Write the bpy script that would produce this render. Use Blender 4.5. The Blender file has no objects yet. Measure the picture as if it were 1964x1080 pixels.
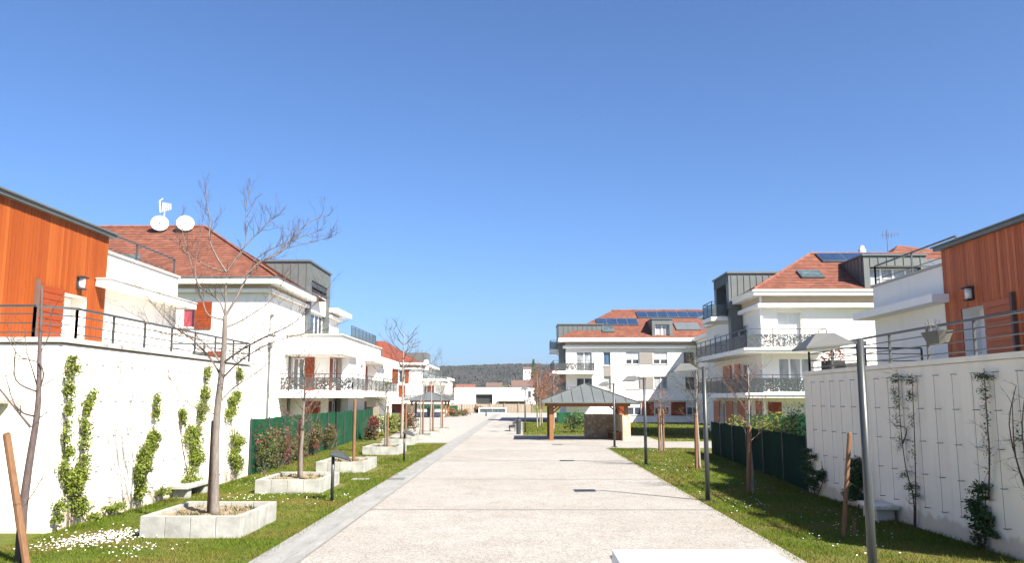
import bpy, bmesh, math, random
import numpy as np
from mathutils import Vector, Matrix
scene = bpy.context.scene
COL = scene.collection
R = math.radians

# ------------------------------------------------------------------ camera, sky, sun, exposure
cam = bpy.data.objects.new("camera", bpy.data.cameras.new("camera"))
COL.objects.link(cam)
cam.location = (0, 0, 2.5)
cam.rotation_euler = (R(90 + 8.005), 0, R(0.638))
cam.data.sensor_width = 36.0
cam.data.lens = 29.33
cam.data.clip_start = 0.1
cam.data.clip_end = 8000
scene.camera = cam

SUN = Vector((0.74, -0.71, 1.0)).normalized()
world = bpy.data.worlds.new("World")
scene.world = world
world.use_nodes = True
wn = world.node_tree
bg = wn.nodes["Background"]
sky = wn.nodes.new("ShaderNodeTexSky")
sky.sky_type = 'NISHITA'
sky.sun_disc = False
sky.sun_elevation = math.asin(SUN.z)
sky.sun_rotation = math.atan2(SUN.x, SUN.y)
sky.altitude = 0
sky.air_density = 0.78
sky.dust_density = 1.7
sky.ozone_density = 10.0
wn.links.new(sky.outputs[0], bg.inputs[0])
bg.inputs[1].default_value = 0.072

sl = bpy.data.lights.new("sun", 'SUN')
sl.energy = 5.0
sl.angle = R(0.5)
sl.color = (1.0, 0.94, 0.84)
so = bpy.data.objects.new("sun", sl)
so.rotation_euler = (-SUN).to_track_quat('-Z', 'Y').to_euler()
COL.objects.link(so)

vs = scene.view_settings
vs.view_transform = 'Standard'
vs.look = 'None'
vs.gamma = 1
vs.exposure = 1.6
scene.cycles.max_bounces = 6
scene.cycles.transparent_max_bounces = 16

# ------------------------------------------------------------------ materials
MATS = {}
def newmat(name):
    m = bpy.data.materials.new(name); m.use_nodes = True
    MATS[name] = m
    nt = m.node_tree
    return m, nt, nt.nodes["Principled BSDF"]
def N(nt, t, **kw):
    n = nt.nodes.new(t)
    for k, v in kw.items():
        if k.startswith('i_'): n.inputs[k[2:].replace('_', ' ')].default_value = v
        else: setattr(n, k, v)
    return n
def ramp(nt, fac, stops):
    r = nt.nodes.new("ShaderNodeValToRGB")
    e = r.color_ramp.elements
    while len(e) < len(stops): e.new(0.5)
    for el, (p, c) in zip(e, stops):
        el.position = p; el.color = (*c, 1) if len(c) == 3 else c
    nt.links.new(fac, r.inputs[0])
    return r.outputs[0]
def noise(nt, scale, detail=4, rough=0.6, stretch=None, coord="Object"):
    tc = nt.nodes.new("ShaderNodeTexCoord")
    n = nt.nodes.new("ShaderNodeTexNoise")
    n.inputs["Scale"].default_value = scale
    n.inputs["Detail"].default_value = detail
    n.inputs["Roughness"].default_value = rough
    if stretch:
        mp = nt.nodes.new("ShaderNodeMapping"); mp.inputs["Scale"].default_value = stretch
        nt.links.new(tc.outputs[coord], mp.inputs[0]); nt.links.new(mp.outputs[0], n.inputs[0])
    else: nt.links.new(tc.outputs[coord], n.inputs[0])
    return n.outputs[0]
def mix(nt, a, b, f, mode='MIX'):
    m = nt.nodes.new("ShaderNodeMix"); m.data_type = 'RGBA'; m.blend_type = mode
    for sock, v in ((m.inputs[6], a), (m.inputs[7], b), (m.inputs[0], f)):
        if isinstance(v, (int, float)): sock.default_value = v
        elif isinstance(v, tuple): sock.default_value = (*v, 1)
        else: nt.links.new(v, sock)
    return m.outputs[2]
def bump(nt, b, h, strength, dist=0.02):
    n = nt.nodes.new("ShaderNodeBump"); n.inputs["Strength"].default_value = strength; n.inputs["Distance"].default_value = dist
    nt.links.new(h, n.inputs["Height"]); nt.links.new(n.outputs[0], b.inputs["Normal"])
def simple(name, c, rough=0.6, metal=0.0, var=0.12, scale=3.0, stretch=None, bmp=0.0, spec=None):
    m, nt, b = newmat(name)
    f = noise(nt, scale, 5, 0.65, stretch)
    lo = tuple(x * (1 - var) for x in c); hi = tuple(min(1, x * (1 + var)) for x in c)
    nt.links.new(ramp(nt, f, [(0.3, lo), (0.7, hi)]), b.inputs["Base Color"])
    b.inputs["Roughness"].default_value = rough; b.inputs["Metallic"].default_value = metal
    if spec is not None: b.inputs["Specular IOR Level"].default_value = spec
    if bmp: bump(nt, b, noise(nt, scale * 12, 3), bmp, 0.01)
    return m
def island(name, stops, rough=0.7, nscale=None, nvar=0.25, stretch=None, transl=0.0):
    """colour picked per mesh island (board, leaf, blade, tile) plus a little grain"""
    m, nt, b = newmat(name)
    g = nt.nodes.new("ShaderNodeNewGeometry")
    c = ramp(nt, g.outputs["Random Per Island"], stops)
    if nscale:
        f = noise(nt, nscale, 4, 0.6, stretch)
        d = ramp(nt, f, [(0.25, (1 - nvar,) * 3), (0.75, (1 + nvar * .3,) * 3)])
        c = mix(nt, c, d, 1.0, 'MULTIPLY')
    nt.links.new(c, b.inputs["Base Color"])
    b.inputs["Roughness"].default_value = rough
    b.inputs["Specular IOR Level"].default_value = 0.25
    if transl:
        t = nt.nodes.new("ShaderNodeBsdfTranslucent"); nt.links.new(c, t.inputs[0])
        ms = nt.nodes.new("ShaderNodeMixShader"); ms.inputs[0].default_value = transl
        nt.links.new(b.outputs[0], ms.inputs[1]); nt.links.new(t.outputs[0], ms.inputs[2])
        nt.links.new(ms.outputs[0], nt.nodes["Material Output"].inputs[0])
    return m

def render_mat(name, c, stain):
    m, nt, b = newmat(name)
    f1 = noise(nt, 0.35, 5, 0.7)
    f2 = noise(nt, 2.2, 4, 0.6, (1, 1, 0.12))
    c1 = ramp(nt, f1, [(0.3, tuple(x * .94 for x in c)), (0.7, c)])
    c2 = ramp(nt, f2, [(0.25, stain), (0.5, (1, 1, 1))])
    nt.links.new(mix(nt, c1, c2, 0.55, 'MULTIPLY'), b.inputs["Base Color"])
    b.inputs["Roughness"].default_value = 0.92; b.inputs["Specular IOR Level"].default_value = 0.2
    bump(nt, b, noise(nt, 70, 2), 0.25, 0.004)
    return m
render_mat("white_render", (0.82, 0.79, 0.735), (0.88, 0.87, 0.85))
def splash_render(name, c):
    """render wall with grime rising a hand's width from the soil"""
    m, nt, b = newmat(name)
    f1 = noise(nt, 0.5, 5, 0.7); f2 = noise(nt, 2.5, 4, 0.6, (1, 1, 0.1))
    c1 = ramp(nt, f1, [(0.3, tuple(x * .95 for x in c)), (0.7, c)])
    c2 = ramp(nt, f2, [(0.25, (0.80, 0.785, 0.76)), (0.5, (1, 1, 1))])
    c3 = mix(nt, c1, c2, 0.6, 'MULTIPLY')
    tc = nt.nodes.new("ShaderNodeTexCoord"); sx = nt.nodes.new("ShaderNodeSeparateXYZ"); nt.links.new(tc.outputs["Object"], sx.inputs[0])
    n3 = noise(nt, 3, 4)
    ad = N(nt, "ShaderNodeMath", operation='MULTIPLY_ADD'); nt.links.new(n3, ad.inputs[0]); ad.inputs[1].default_value = -0.5; nt.links.new(sx.outputs[2], ad.inputs[2])
    g = ramp(nt, ad.outputs[0], [(0.0, (0.55, 0.47, 0.38)), (0.12, (1, 1, 1))])
    nt.links.new(mix(nt, c3, g, 0.6, 'MULTIPLY'), b.inputs["Base Color"])
    b.inputs["Roughness"].default_value = 0.95; b.inputs["Specular IOR Level"].default_value = 0.2
    bump(nt, b, noise(nt, 60, 2), 0.3, 0.005)
splash_render("garden_wall_render", (0.85, 0.775, 0.655))
simple("white_trim", (0.81, 0.79, 0.75), 0.7, var=0.04)
simple("frieze_tan", (0.52, 0.42, 0.33), 0.9, var=0.06)
simple("taupe_panel", (0.22, 0.20, 0.18), 0.8, var=0.06)
simple("coping_stone", (0.40, 0.385, 0.35), 0.85, var=0.15, scale=2.5, bmp=0.2)
simple("zinc", (0.118, 0.128, 0.122), 0.5, 0.2, var=0.10, scale=1.2)
simple("zinc_dark", (0.12, 0.135, 0.14), 0.5, 0.3, var=0.10)
simple("anthracite", (0.045, 0.05, 0.055), 0.5, 0.2, var=0.1)
simple("rail_grey", (0.05, 0.055, 0.058), 0.5, 0.1, var=0.1)
simple("lamp_grey", (0.036, 0.040, 0.040), 0.38, 0.1, var=0.08)
simple("lamp_hat", (0.105, 0.105, 0.098), 0.55, 0.1, var=0.06)
simple("lamp_glass", (0.7, 0.7, 0.66), 0.3, var=0.05)
simple("plastic_white", (0.80, 0.80, 0.79), 0.35, var=0.03)
simple("roller_white", (0.72, 0.72, 0.70), 0.55, var=0.03)
simple("dish_white", (0.82, 0.82, 0.80), 0.5, var=0.05)
simple("black_rubber", (0.02, 0.02, 0.02), 0.7)
simple("concrete", (0.29, 0.285, 0.255), 0.9, var=0.32, scale=2.2, bmp=0.35)
simple("bench_concrete", (0.78, 0.77, 0.74), 0.8, var=0.06, scale=3, bmp=0.15)
simple("soil", (0.20, 0.15, 0.09), 1.0, var=0.4, scale=6, bmp=0.8)
simple("stone_dark", (0.10, 0.10, 0.10), 0.8)
simple("hall_white", (0.80, 0.80, 0.79), 0.8, var=0.02)
simple("fence_board", (0.27, 0.215, 0.155), 0.85, var=0.2, scale=2, stretch=(8, 8, 0.6))
simple("blue_window", (0.06, 0.12, 0.2), 0.1)
simple("solar", (0.018, 0.035, 0.075), 0.12, var=0.25, scale=1.5, spec=0.6)
simple("solar_pale", (0.10, 0.112, 0.118), 0.35, var=0.1)
simple("basket", (0.13, 0.13, 0.11), 0.9)
simple("bin_grey", (0.10, 0.105, 0.11), 0.5)
simple("brown_roof", (0.11, 0.065, 0.05), 0.7)
simple("pink_wall", (0.55, 0.45, 0.40), 0.9, var=0.08)
def glass(name, c, rough=0.04):
    m, nt, b = newmat(name)
    f = noise(nt, 1.1, 3, 0.5, (2.5, 2.5, 0.5))
    nt.links.new(ramp(nt, f, [(0.3, tuple(x * .5 for x in c)), (0.7, tuple(x * 1.5 for x in c))]), b.inputs["Base Color"])
    b.inputs["Roughness"].default_value = rough; b.inputs["Specular IOR Level"].default_value = 0.7
glass("glass_dark", (0.05, 0.06, 0.07))
glass("glass_curtain", (0.28, 0.29, 0.29), 0.1)
glass("glass_green", (0.06, 0.085, 0.085), 0.15)
glass("glass_red", (0.30, 0.05, 0.06), 0.1)
glass("glass_sky", (0.05, 0.09, 0.15))
# balcony glass: tinted, see-through
m, nt, b = newmat("glass_guard")
tr = nt.nodes.new("ShaderNodeBsdfTransparent"); tr.inputs[0].default_value = (0.66, 0.70, 0.71, 1)
ms = nt.nodes.new("ShaderNodeMixShader"); ms.inputs[0].default_value = 0.55
b.inputs["Base Color"].default_value = (0.13, 0.16, 0.17, 1); b.inputs["Roughness"].default_value = 0.12
nt.links.new(b.outputs[0], ms.inputs[1]); nt.links.new(tr.outputs[0], ms.inputs[2]); nt.links.new(ms.outputs[0], nt.nodes["Material Output"].inputs[0])
# perforated scrollwork steel: real holes
def perforated(name, c, scale, thr):
    m, nt, b = newmat(name)
    tc = nt.nodes.new("ShaderNodeTexCoord")
    n = nt.nodes.new("ShaderNodeTexNoise"); n.inputs["Scale"].default_value = scale * 0.6; n.inputs["Detail"].default_value = 1
    nt.links.new(tc.outputs["Object"], n.inputs[0])
    mx = N(nt, "ShaderNodeMix", data_type='RGBA'); mx.inputs[0].default_value = 0.22
    nt.links.new(tc.outputs["Object"], mx.inputs[6]); nt.links.new(n.outputs[1], mx.inputs[7])
    v = nt.nodes.new("ShaderNodeTexVoronoi"); v.feature = 'DISTANCE_TO_EDGE'; v.inputs["Scale"].default_value = scale
    nt.links.new(mx.outputs[2], v.inputs[0])
    gt = N(nt, "ShaderNodeMath", operation='GREATER_THAN'); gt.inputs[1].default_value = thr
    nt.links.new(v.outputs[0], gt.inputs[0])
    tr = nt.nodes.new("ShaderNodeBsdfTransparent")
    ms = nt.nodes.new("ShaderNodeMixShader"); nt.links.new(gt.outputs[0], ms.inputs[0])
    b.inputs["Base Color"].default_value = (*c, 1); b.inputs["Roughness"].default_value = 0.5
    nt.links.new(b.outputs[0], ms.inputs[1]); nt.links.new(tr.outputs[0], ms.inputs[2])
    nt.links.new(ms.outputs[0], nt.nodes["Material Output"].inputs[0])
perforated("perforated_grey", (0.06, 0.066, 0.066), 11.0, 0.14)
perforated("perforated_dark", (0.03, 0.04, 0.038), 11.0, 0.20)

island("cladding_orange", [(0.0, (0.235, 0.047, 0.006)), (0.5, (0.27, 0.058, 0.008)), (0.85, (0.29, 0.066, 0.010)), (1.0, (0.32, 0.084, 0.015))], 0.6, 5, 0.16, (6, 6, 0.5))
island("cladding_shaded", [(0.0, (0.36, 0.085, 0.028)), (0.4, (0.46, 0.112, 0.036)), (0.75, (0.52, 0.135, 0.044)), (1.0, (0.58, 0.165, 0.058))], 0.6, 5, 0.3, (6, 6, 0.5))  # shaded copy of the orange boards: missing fill light brightened into the base colour
island("shutter_orange", [(0.0, (0.22, 0.036, 0.006)), (1.0, (0.27, 0.05, 0.010))], 0.55, 4, 0.2, (0.6, 0.6, 6))
island("shutter_shaded", [(0.0, (0.38, 0.09, 0.03)), (1.0, (0.48, 0.125, 0.043))], 0.55, 4, 0.2, (0.6, 0.6, 6))  # orange shutters on walls in shade, extra light put into their base colour
def tiles(name, lo, mid, hi):
    m, nt, b = newmat(name)
    tc = nt.nodes.new("ShaderNodeTexCoord")
    v = nt.nodes.new("ShaderNodeTexVoronoi"); v.inputs["Scale"].default_value = 3.2
    nt.links.new(tc.outputs["Object"], v.inputs[0])
    sp = nt.nodes.new("ShaderNodeSeparateColor"); nt.links.new(v.outputs["Color"], sp.inputs[0])
    c = ramp(nt, sp.outputs[0], [(0.0, lo), (0.5, mid), (1.0, hi)])
    big = ramp(nt, noise(nt, 0.5, 4), [(0.3, (0.8, 0.78, 0.78)), (0.7, (1.05, 1.03, 1.0))])
    nt.links.new(mix(nt, c, big, 1.0, 'MULTIPLY'), b.inputs["Base Color"])
    b.inputs["Roughness"].default_value = 0.8
    bump(nt, b, noise(nt, 9, 3), 0.5, 0.03)
tiles("terracotta", (0.14, 0.046, 0.026), (0.175, 0.060, 0.034), (0.215, 0.082, 0.048))
tiles("terracotta_bright", (0.17, 0.038, 0.02), (0.215, 0.049, 0.025), (0.25, 0.066, 0.035))
island("post_wood", [(0, (0.24, 0.105, 0.042)), (1, (0.31, 0.145, 0.062))], 0.75, 3, 0.35, (8, 8, 0.6))
island("stake_wood", [(0, (0.165, 0.082, 0.04)), (1, (0.22, 0.115, 0.06))], 0.8, 4, 0.4, (9, 9, 0.7))
simple("bark_grey", (0.15, 0.125, 0.105), 0.9, var=0.35, scale=5, stretch=(5, 5, 1), bmp=0.5)
simple("bark_pale", (0.24, 0.21, 0.17), 0.9, var=0.3, scale=5, stretch=(5, 5, 1), bmp=0.4)
simple("bark_dark", (0.085, 0.062, 0.057), 0.9, var=0.4, scale=6, stretch=(4, 4, 1), bmp=0.5)
simple("twig_brown", (0.085, 0.060, 0.046), 0.9, var=0.3)
simple("twig_red", (0.105, 0.066, 0.052), 0.9, var=0.3)
LEAF = 0.35
island("leaf_fresh", [(0, (0.050, 0.080, 0.011)), (0.5, (0.125, 0.165, 0.018)), (1, (0.24, 0.27, 0.04))], 0.5, transl=LEAF)
island("leaf_deep", [(0, (0.025, 0.05, 0.015)), (0.6, (0.05, 0.095, 0.025)), (1, (0.09, 0.14, 0.04))], 0.45, transl=0.25)
island("leaf_mixed", [(0, (0.025, 0.042, 0.012)), (0.6, (0.062, 0.085, 0.02)), (1, (0.13, 0.13, 0.04))], 0.5, transl=0.3)
island("leaf_red", [(0, (0.09, 0.016, 0.016)), (0.6, (0.16, 0.032, 0.026)), (1, (0.18, 0.075, 0.04))], 0.45, transl=0.3)
island("leaf_yellowgreen", [(0, (0.07, 0.10, 0.012)), (0.5, (0.16, 0.185, 0.02)), (1, (0.25, 0.25, 0.04))], 0.5, transl=LEAF)
island("leaf_copper", [(0, (0.14, 0.055, 0.034)), (0.6, (0.21, 0.085, 0.052)), (1, (0.27, 0.14, 0.09))], 0.6, transl=0.3)
island("petal_white", [(0, (0.78, 0.76, 0.74)), (1, (0.85, 0.84, 0.84))], 0.6)
island("petal_yellow", [(0, (0.7, 0.5, 0.03)), (1, (0.8, 0.62, 0.05))], 0.6)
# grass blades and the soil between them
m, nt, b = newmat("grass_blade")
g = nt.nodes.new("ShaderNodeNewGeometry")
tc = nt.nodes.new("ShaderNodeTexCoord")
c0 = ramp(nt, g.outputs["Random Per Island"], [(0, (0.050, 0.088, 0.009)), (0.5, (0.092, 0.135, 0.012)), (1, (0.148, 0.176, 0.019))])
c1 = ramp(nt, g.outputs["Random Per Island"], [(0, (0.11, 0.088, 0.017)), (0.5, (0.165, 0.134, 0.028)), (1, (0.235, 0.19, 0.055))])
patch = ramp(nt, noise(nt, 0.55, 5, 0.65), [(0.44, (0, 0, 0)), (0.64, (0.85, 0.85, 0.85))])
c = mix(nt, c0, c1, patch)
nt.links.new(c, b.inputs["Base Color"]); b.inputs["Roughness"].default_value = 0.7; b.inputs["Specular IOR Level"].default_value = 0.08
t = nt.nodes.new("ShaderNodeBsdfTranslucent"); nt.links.new(c, t.inputs[0])
ms = nt.nodes.new("ShaderNodeMixShader"); ms.inputs[0].default_value = 0.3
nt.links.new(b.outputs[0], ms.inputs[1]); nt.links.new(t.outputs[0], ms.inputs[2]); nt.links.new(ms.outputs[0], nt.nodes["Material Output"].inputs[0])
m, nt, b = newmat("lawn")
c0 = ramp(nt, noise(nt, 7, 6, 0.75), [(0.3, (0.05, 0.072, 0.013)), (0.55, (0.095, 0.12, 0.02)), (0.75, (0.145, 0.155, 0.036))])
c1 = ramp(nt, noise(nt, 14, 5, 0.7), [(0.3, (0.11, 0.085, 0.03)), (0.7, (0.22, 0.18, 0.07))])
patch = ramp(nt, noise(nt, 0.55, 5, 0.65), [(0.44, (0, 0, 0)), (0.64, (0.85, 0.85, 0.85))])
nt.links.new(mix(nt, c0, c1, patch), b.inputs["Base Color"]); b.inputs["Roughness"].default_value = 1; b.inputs["Specular IOR Level"].default_value = 0.1
bump(nt, b, noise(nt, 30, 4), 0.9, 0.05)
# exposed-aggregate paving
def aggregate(name, base, warm):
    m, nt, b = newmat(name)
    tc = nt.nodes.new("ShaderNodeTexCoord")
    def vor(scale):
        v = nt.nodes.new("ShaderNodeTexVoronoi"); v.inputs["Scale"].default_value = scale
        nt.links.new(tc.outputs["Object"], v.inputs[0]); return v
    v1, v2 = vor(62), vor(24)
    sp = nt.nodes.new("ShaderNodeSeparateColor"); nt.links.new(v1.outputs["Color"], sp.inputs[0])
    sp2 = nt.nodes.new("ShaderNodeSeparateColor"); nt.links.new(v2.outputs["Color"], sp2.inputs[0])
    c = ramp(nt, sp.outputs[0], [(0.0, tuple(x * .42 for x in base)), (0.32, tuple(x * .84 for x in base)), (0.7, base), (1.0, tuple(min(.85, x * 1.18) for x in base))])
    c2 = ramp(nt, sp2.outputs[1], [(0.0, (0.80, 0.78, 0.76)), (0.35, (0.97, 0.965, 0.96)), (1.0, (1.04, 1.035, 1.03))])
    c = mix(nt, c, c2, 0.8, 'MULTIPLY')
    st = ramp(nt, noise(nt, 0.22, 6, 0.7), [(0.35, warm), (0.6, (1, 1, 1))])
    c = mix(nt, c, st, 0.9, 'MULTIPLY')
    st2 = ramp(nt, noise(nt, 1.3, 5, 0.75), [(0.3, (0.82, 0.80, 0.78)), (0.55, (1, 1, 1))])
    c = mix(nt, c, st2, 0.8, 'MULTIPLY')
    nt.links.new(c, b.inputs["Base Color"]); b.inputs["Roughness"].default_value = 0.9; b.inputs["Specular IOR Level"].default_value = 0.2
    bump(nt, b, v1.outputs["Distance"], 0.5, 0.01)
aggregate("aggregate_paving", (0.330, 0.314, 0.286), (0.90, 0.865, 0.825))
aggregate("plaza_paving", (0.345, 0.33, 0.305), (0.95, 0.92, 0.89))
m, nt, b = newmat("gutter_concrete")
c = ramp(nt, noise(nt, 3, 6, 0.7, (1, 0.25, 1)), [(0.3, (0.175, 0.172, 0.163)), (0.55, (0.23, 0.227, 0.214)), (0.75, (0.285, 0.281, 0.266))])
st = ramp(nt, noise(nt, 25, 3), [(0.3, (0.85, 0.84, 0.82)), (0.6, (1, 1, 1))])
nt.links.new(mix(nt, c, st, 1.0, 'MULTIPLY'), b.inputs["Base Color"]); b.inputs["Roughness"].default_value = 0.9
bump(nt, b, noise(nt, 40, 3), 0.3, 0.01)
simple("joint_concrete", (0.17, 0.162, 0.148), 0.95, var=0.25, scale=4)
# rubble masonry
m, nt, b = newmat("rubble_stone")
tc = nt.nodes.new("ShaderNodeTexCoord")
v = nt.nodes.new("ShaderNodeTexVoronoi"); v.inputs["Scale"].default_value = 5.0; nt.links.new(tc.outputs["Object"], v.inputs[0])
ve = nt.nodes.new("ShaderNodeTexVoronoi"); ve.feature = 'DISTANCE_TO_EDGE'; ve.inputs["Scale"].default_value = 5.0; nt.links.new(tc.outputs["Object"], ve.inputs[0])
sp = nt.nodes.new("ShaderNodeSeparateColor"); nt.links.new(v.outputs["Color"], sp.inputs[0])
c = ramp(nt, sp.outputs[0], [(0, (0.42, 0.30, 0.19)), (0.5, (0.55, 0.41, 0.27)), (1, (0.66, 0.54, 0.39))])
e = ramp(nt, ve.outputs[0], [(0.02, (0.75, 0.68, 0.6)), (0.06, (1, 1, 1))])
nt.links.new(mix(nt, c, e, 1.0, 'MULTIPLY'), b.inputs["Base Color"]); b.inputs["Roughness"].default_value = 0.95
bump(nt, b, ve.outputs[0], 0.6, 0.05)
# woven green screening
def mesh_screen(name, c):
    m, nt, b = newmat(name)
    tc = nt.nodes.new("ShaderNodeTexCoord")
    w = nt.nodes.new("ShaderNodeTexWave"); w.bands_direction = 'Y'; w.inputs["Scale"].default_value = 2.0; w.inputs["Distortion"].default_value = 2.0; w.inputs["Detail"].default_value = 3
    nt.links.new(tc.outputs["Object"], w.inputs[0])
    c1 = ramp(nt, w.outputs["Fac"], [(0.1, tuple(x * .72 for x in c)), (0.6, c), (1.0, tuple(x * 1.25 for x in c))])
    nt.links.new(mix(nt, c1, ramp(nt, noise(nt, 1.2, 4), [(0.3, (0.75, 0.78, 0.75)), (0.7, (1.1, 1.08, 1.1))]), 1.0, 'MULTIPLY'), b.inputs["Base Color"])
    b.inputs["Roughness"].default_value = 0.9; b.inputs["Specular IOR Level"].default_value = 0.05
    t = nt.nodes.new("ShaderNodeBsdfTranslucent"); t.inputs[0].default_value = (*c, 1)
    ms = nt.nodes.new("ShaderNodeMixShader"); ms.inputs[0].default_value = 0.2
    nt.links.new(b.outputs[0], ms.inputs[1]); nt.links.new(t.outputs[0], ms.inputs[2]); nt.links.new(ms.outputs[0], nt.nodes["Material Output"].inputs[0])
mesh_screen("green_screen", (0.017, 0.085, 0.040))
mesh_screen("shaded_screen", (0.010, 0.034, 0.022))  # green mesh of the fence in shade, that shade darkened into its colour
# winter forest on the far ridge
m, nt, b = newmat("forest")
g = nt.nodes.new("ShaderNodeNewGeometry")
f = noise(nt, 0.012, 6, 0.7); f2 = noise(nt, 0.11, 4, 0.7)
c = ramp(nt, f2, [(0.3, (0.026, 0.025, 0.025)), (0.5, (0.042, 0.038, 0.035)), (0.7, (0.064, 0.056, 0.047))])
d = ramp(nt, f, [(0.4, (1, 1, 1)), (0.6, (0.6, 0.75, 0.62))])
nt.links.new(mix(nt, c, d, 0.9, 'MULTIPLY'), b.inputs["Base Color"]); b.inputs["Roughness"].default_value = 1; b.inputs["Specular IOR Level"].default_value = 0
island("wood_edge", [(0, (0.05, 0.055, 0.035)), (0.4, (0.085, 0.075, 0.05)), (0.75, (0.15, 0.12, 0.07)), (1, (0.11, 0.12, 0.06))], 0.95)

# ------------------------------------------------------------------ helpers
def tag(o, label=None, cat=None, group=None, kind=None):
    if label: o["label"] = label
    if cat: o["category"] = cat
    if group: o["group"] = group
    if kind: o["kind"] = kind
    return o
def thing(name, loc, label, cat, group=None):
    o = bpy.data.objects.new(name, None); o.location = loc; o.empty_display_size = 0.3
    COL.objects.link(o)
    return tag(o, label, cat, group)
def origin(o):
    v = Vector((0, 0, 0))
    while o is not None: v += o.location; o = o.parent
    return v
class Fr:
    """a wall's own frame: u along the wall, d outward, z up"""
    def __init__(s, ox, oy, u, n): s.o = (ox, oy); s.u = u; s.n = n
    def p(s, u, d, z): return (s.o[0] + u * s.u[0] + d * s.n[0], s.o[1] + u * s.u[1] + d * s.n[1], z)
class MB:
    def __init__(s): s.v = []; s.f = []; s.mi = []
    def poly(s, pts, m=0):
        n = len(s.v); s.v += [tuple(p) for p in pts]; s.f.append(tuple(range(n, n + len(pts)))); s.mi.append(m)
    def hexa(s, P, m=0):
        n = len(s.v); s.v += [tuple(p) for p in P]
        for f in ((0, 3, 2, 1), (4, 5, 6, 7), (0, 1, 5, 4), (1, 2, 6, 5), (2, 3, 7, 6), (3, 0, 4, 7)):
            s.f.append(tuple(n + i for i in f)); s.mi.append(m)
    def box(s, x0, x1, y0, y1, z0, z1, m=0):
        s.hexa([(x0, y0, z0), (x1, y0, z0), (x1, y1, z0), (x0, y1, z0), (x0, y0, z1), (x1, y0, z1), (x1, y1, z1), (x0, y1, z1)], m)
    def fbox(s, fr, u0, u1, d0, d1, z0, z1, m=0):
        s.hexa([fr.p(u0, d0, z0), fr.p(u1, d0, z0), fr.p(u1, d1, z0), fr.p(u0, d1, z0), fr.p(u0, d0, z1), fr.p(u1, d0, z1), fr.p(u1, d1, z1), fr.p(u0, d1, z1)], m)
    def beam(s, a, b, w, h=None, m=0):
        a = Vector(a); b = Vector(b); h = h or w; d = (b - a).normalized()
        up = Vector((0, 0, 1)) if abs(d.z) < 0.95 else Vector((0, 1, 0))
        r = d.cross(up).normalized() * (w / 2); q = r.cross(d).normalized() * (h / 2)
        s.hexa([a - r - q, a + r - q, a + r + q, a - r + q, b - r - q, b + r - q, b + r + q, b - r + q], m)
    def tube(s, pts, rad, n=6, m=0, cap=True):
        pts = [Vector(p) for p in pts]
        if isinstance(rad, (int, float)): rad = [rad] * len(pts)
        base = len(s.v)
        prev = None
        for i, p in enumerate(pts):
            d = (pts[min(i + 1, len(pts) - 1)] - pts[max(i - 1, 0)]).normalized()
            if prev is None:
                r = d.orthogonal().normalized()
            else:
                r = (prev - d * prev.dot(d))
                r = r.normalized() if r.length > 1e-6 else d.orthogonal().normalized()
            prev = r; q = d.cross(r)
            for k in range(n):
                a = 2 * math.pi * k / n
                s.v.append(tuple(p + (r * math.cos(a) + q * math.sin(a)) * rad[i]))
        for i in range(len(pts) - 1):
            for k in range(n):
                k2 = (k + 1) % n
                s.f.append((base + i * n + k, base + i * n + k2, base + (i + 1) * n + k2, base + (i + 1) * n + k)); s.mi.append(m)
        if cap:
            s.f.append(tuple(base + k for k in reversed(range(n)))); s.mi.append(m)
            e = base + (len(pts) - 1) * n
            s.f.append(tuple(e + k for k in range(n))); s.mi.append(m)
    def build(s, name, mats, parent=None, smooth=False, bevel=0):
        me = bpy.data.meshes.new(name)
        off = origin(parent) if parent else Vector((0, 0, 0))
        me.from_pydata([(x - off.x, y - off.y, z - off.z) for x, y, z in s.v], [], s.f)
        if isinstance(mats, str): mats = [mats]
        for mm in mats: me.materials.append(MATS[mm])
        if any(s.mi): me.polygons.foreach_set("material_index", s.mi)
        if smooth: me.polygons.foreach_set("use_smooth", [True] * len(s.f))
        me.update()
        o = bpy.data.objects.new(name, me); COL.objects.link(o)
        if parent: o.parent = parent
        if bevel:
            b = o.modifiers.new("bevel", 'BEVEL'); b.width = bevel; b.segments = 2; b.limit_method = 'ANGLE'
        return o
def copy_tree(o, parent=None):
    c = o.copy(); COL.objects.link(c)
    if parent: c.parent = parent
    for ch in list(o.children): copy_tree(ch, c)
    return c

def wall(mb, fr, u0, u1, z0, z1, holes=(), depth=0.2, m=0):
    """render skin with real openings and their reveals"""
    us = sorted({u0, u1, *[h[0] for h in holes], *[h[1] for h in holes]}); us = [u for u in us if u0 <= u <= u1]
    zs = sorted({z0, z1, *[h[2] for h in holes], *[h[3] for h in holes]}); zs = [z for z in zs if z0 <= z <= z1]
    for a, b in zip(us, us[1:]):
        for c, d in zip(zs, zs[1:]):
            cu, cz = (a + b) / 2, (c + d) / 2
            if any(h[0] < cu < h[1] and h[2] < cz < h[3] for h in holes): continue
            mb.poly([fr.p(a, 0, c), fr.p(b, 0, c), fr.p(b, 0, d), fr.p(a, 0, d)], m)
    for a, b, c, d in [h[:4] for h in holes]:
        for q in (((a, c), (b, c)), ((b, c), (b, d)), ((b, d), (a, d)), ((a, d), (a, c))):
            (p1, p2) = q
            mb.poly([fr.p(p1[0], 0, p1[1]), fr.p(p2[0], 0, p2[1]), fr.p(p2[0], -depth, p2[1]), fr.p(p1[0], -depth, p1[1])], m)
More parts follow.
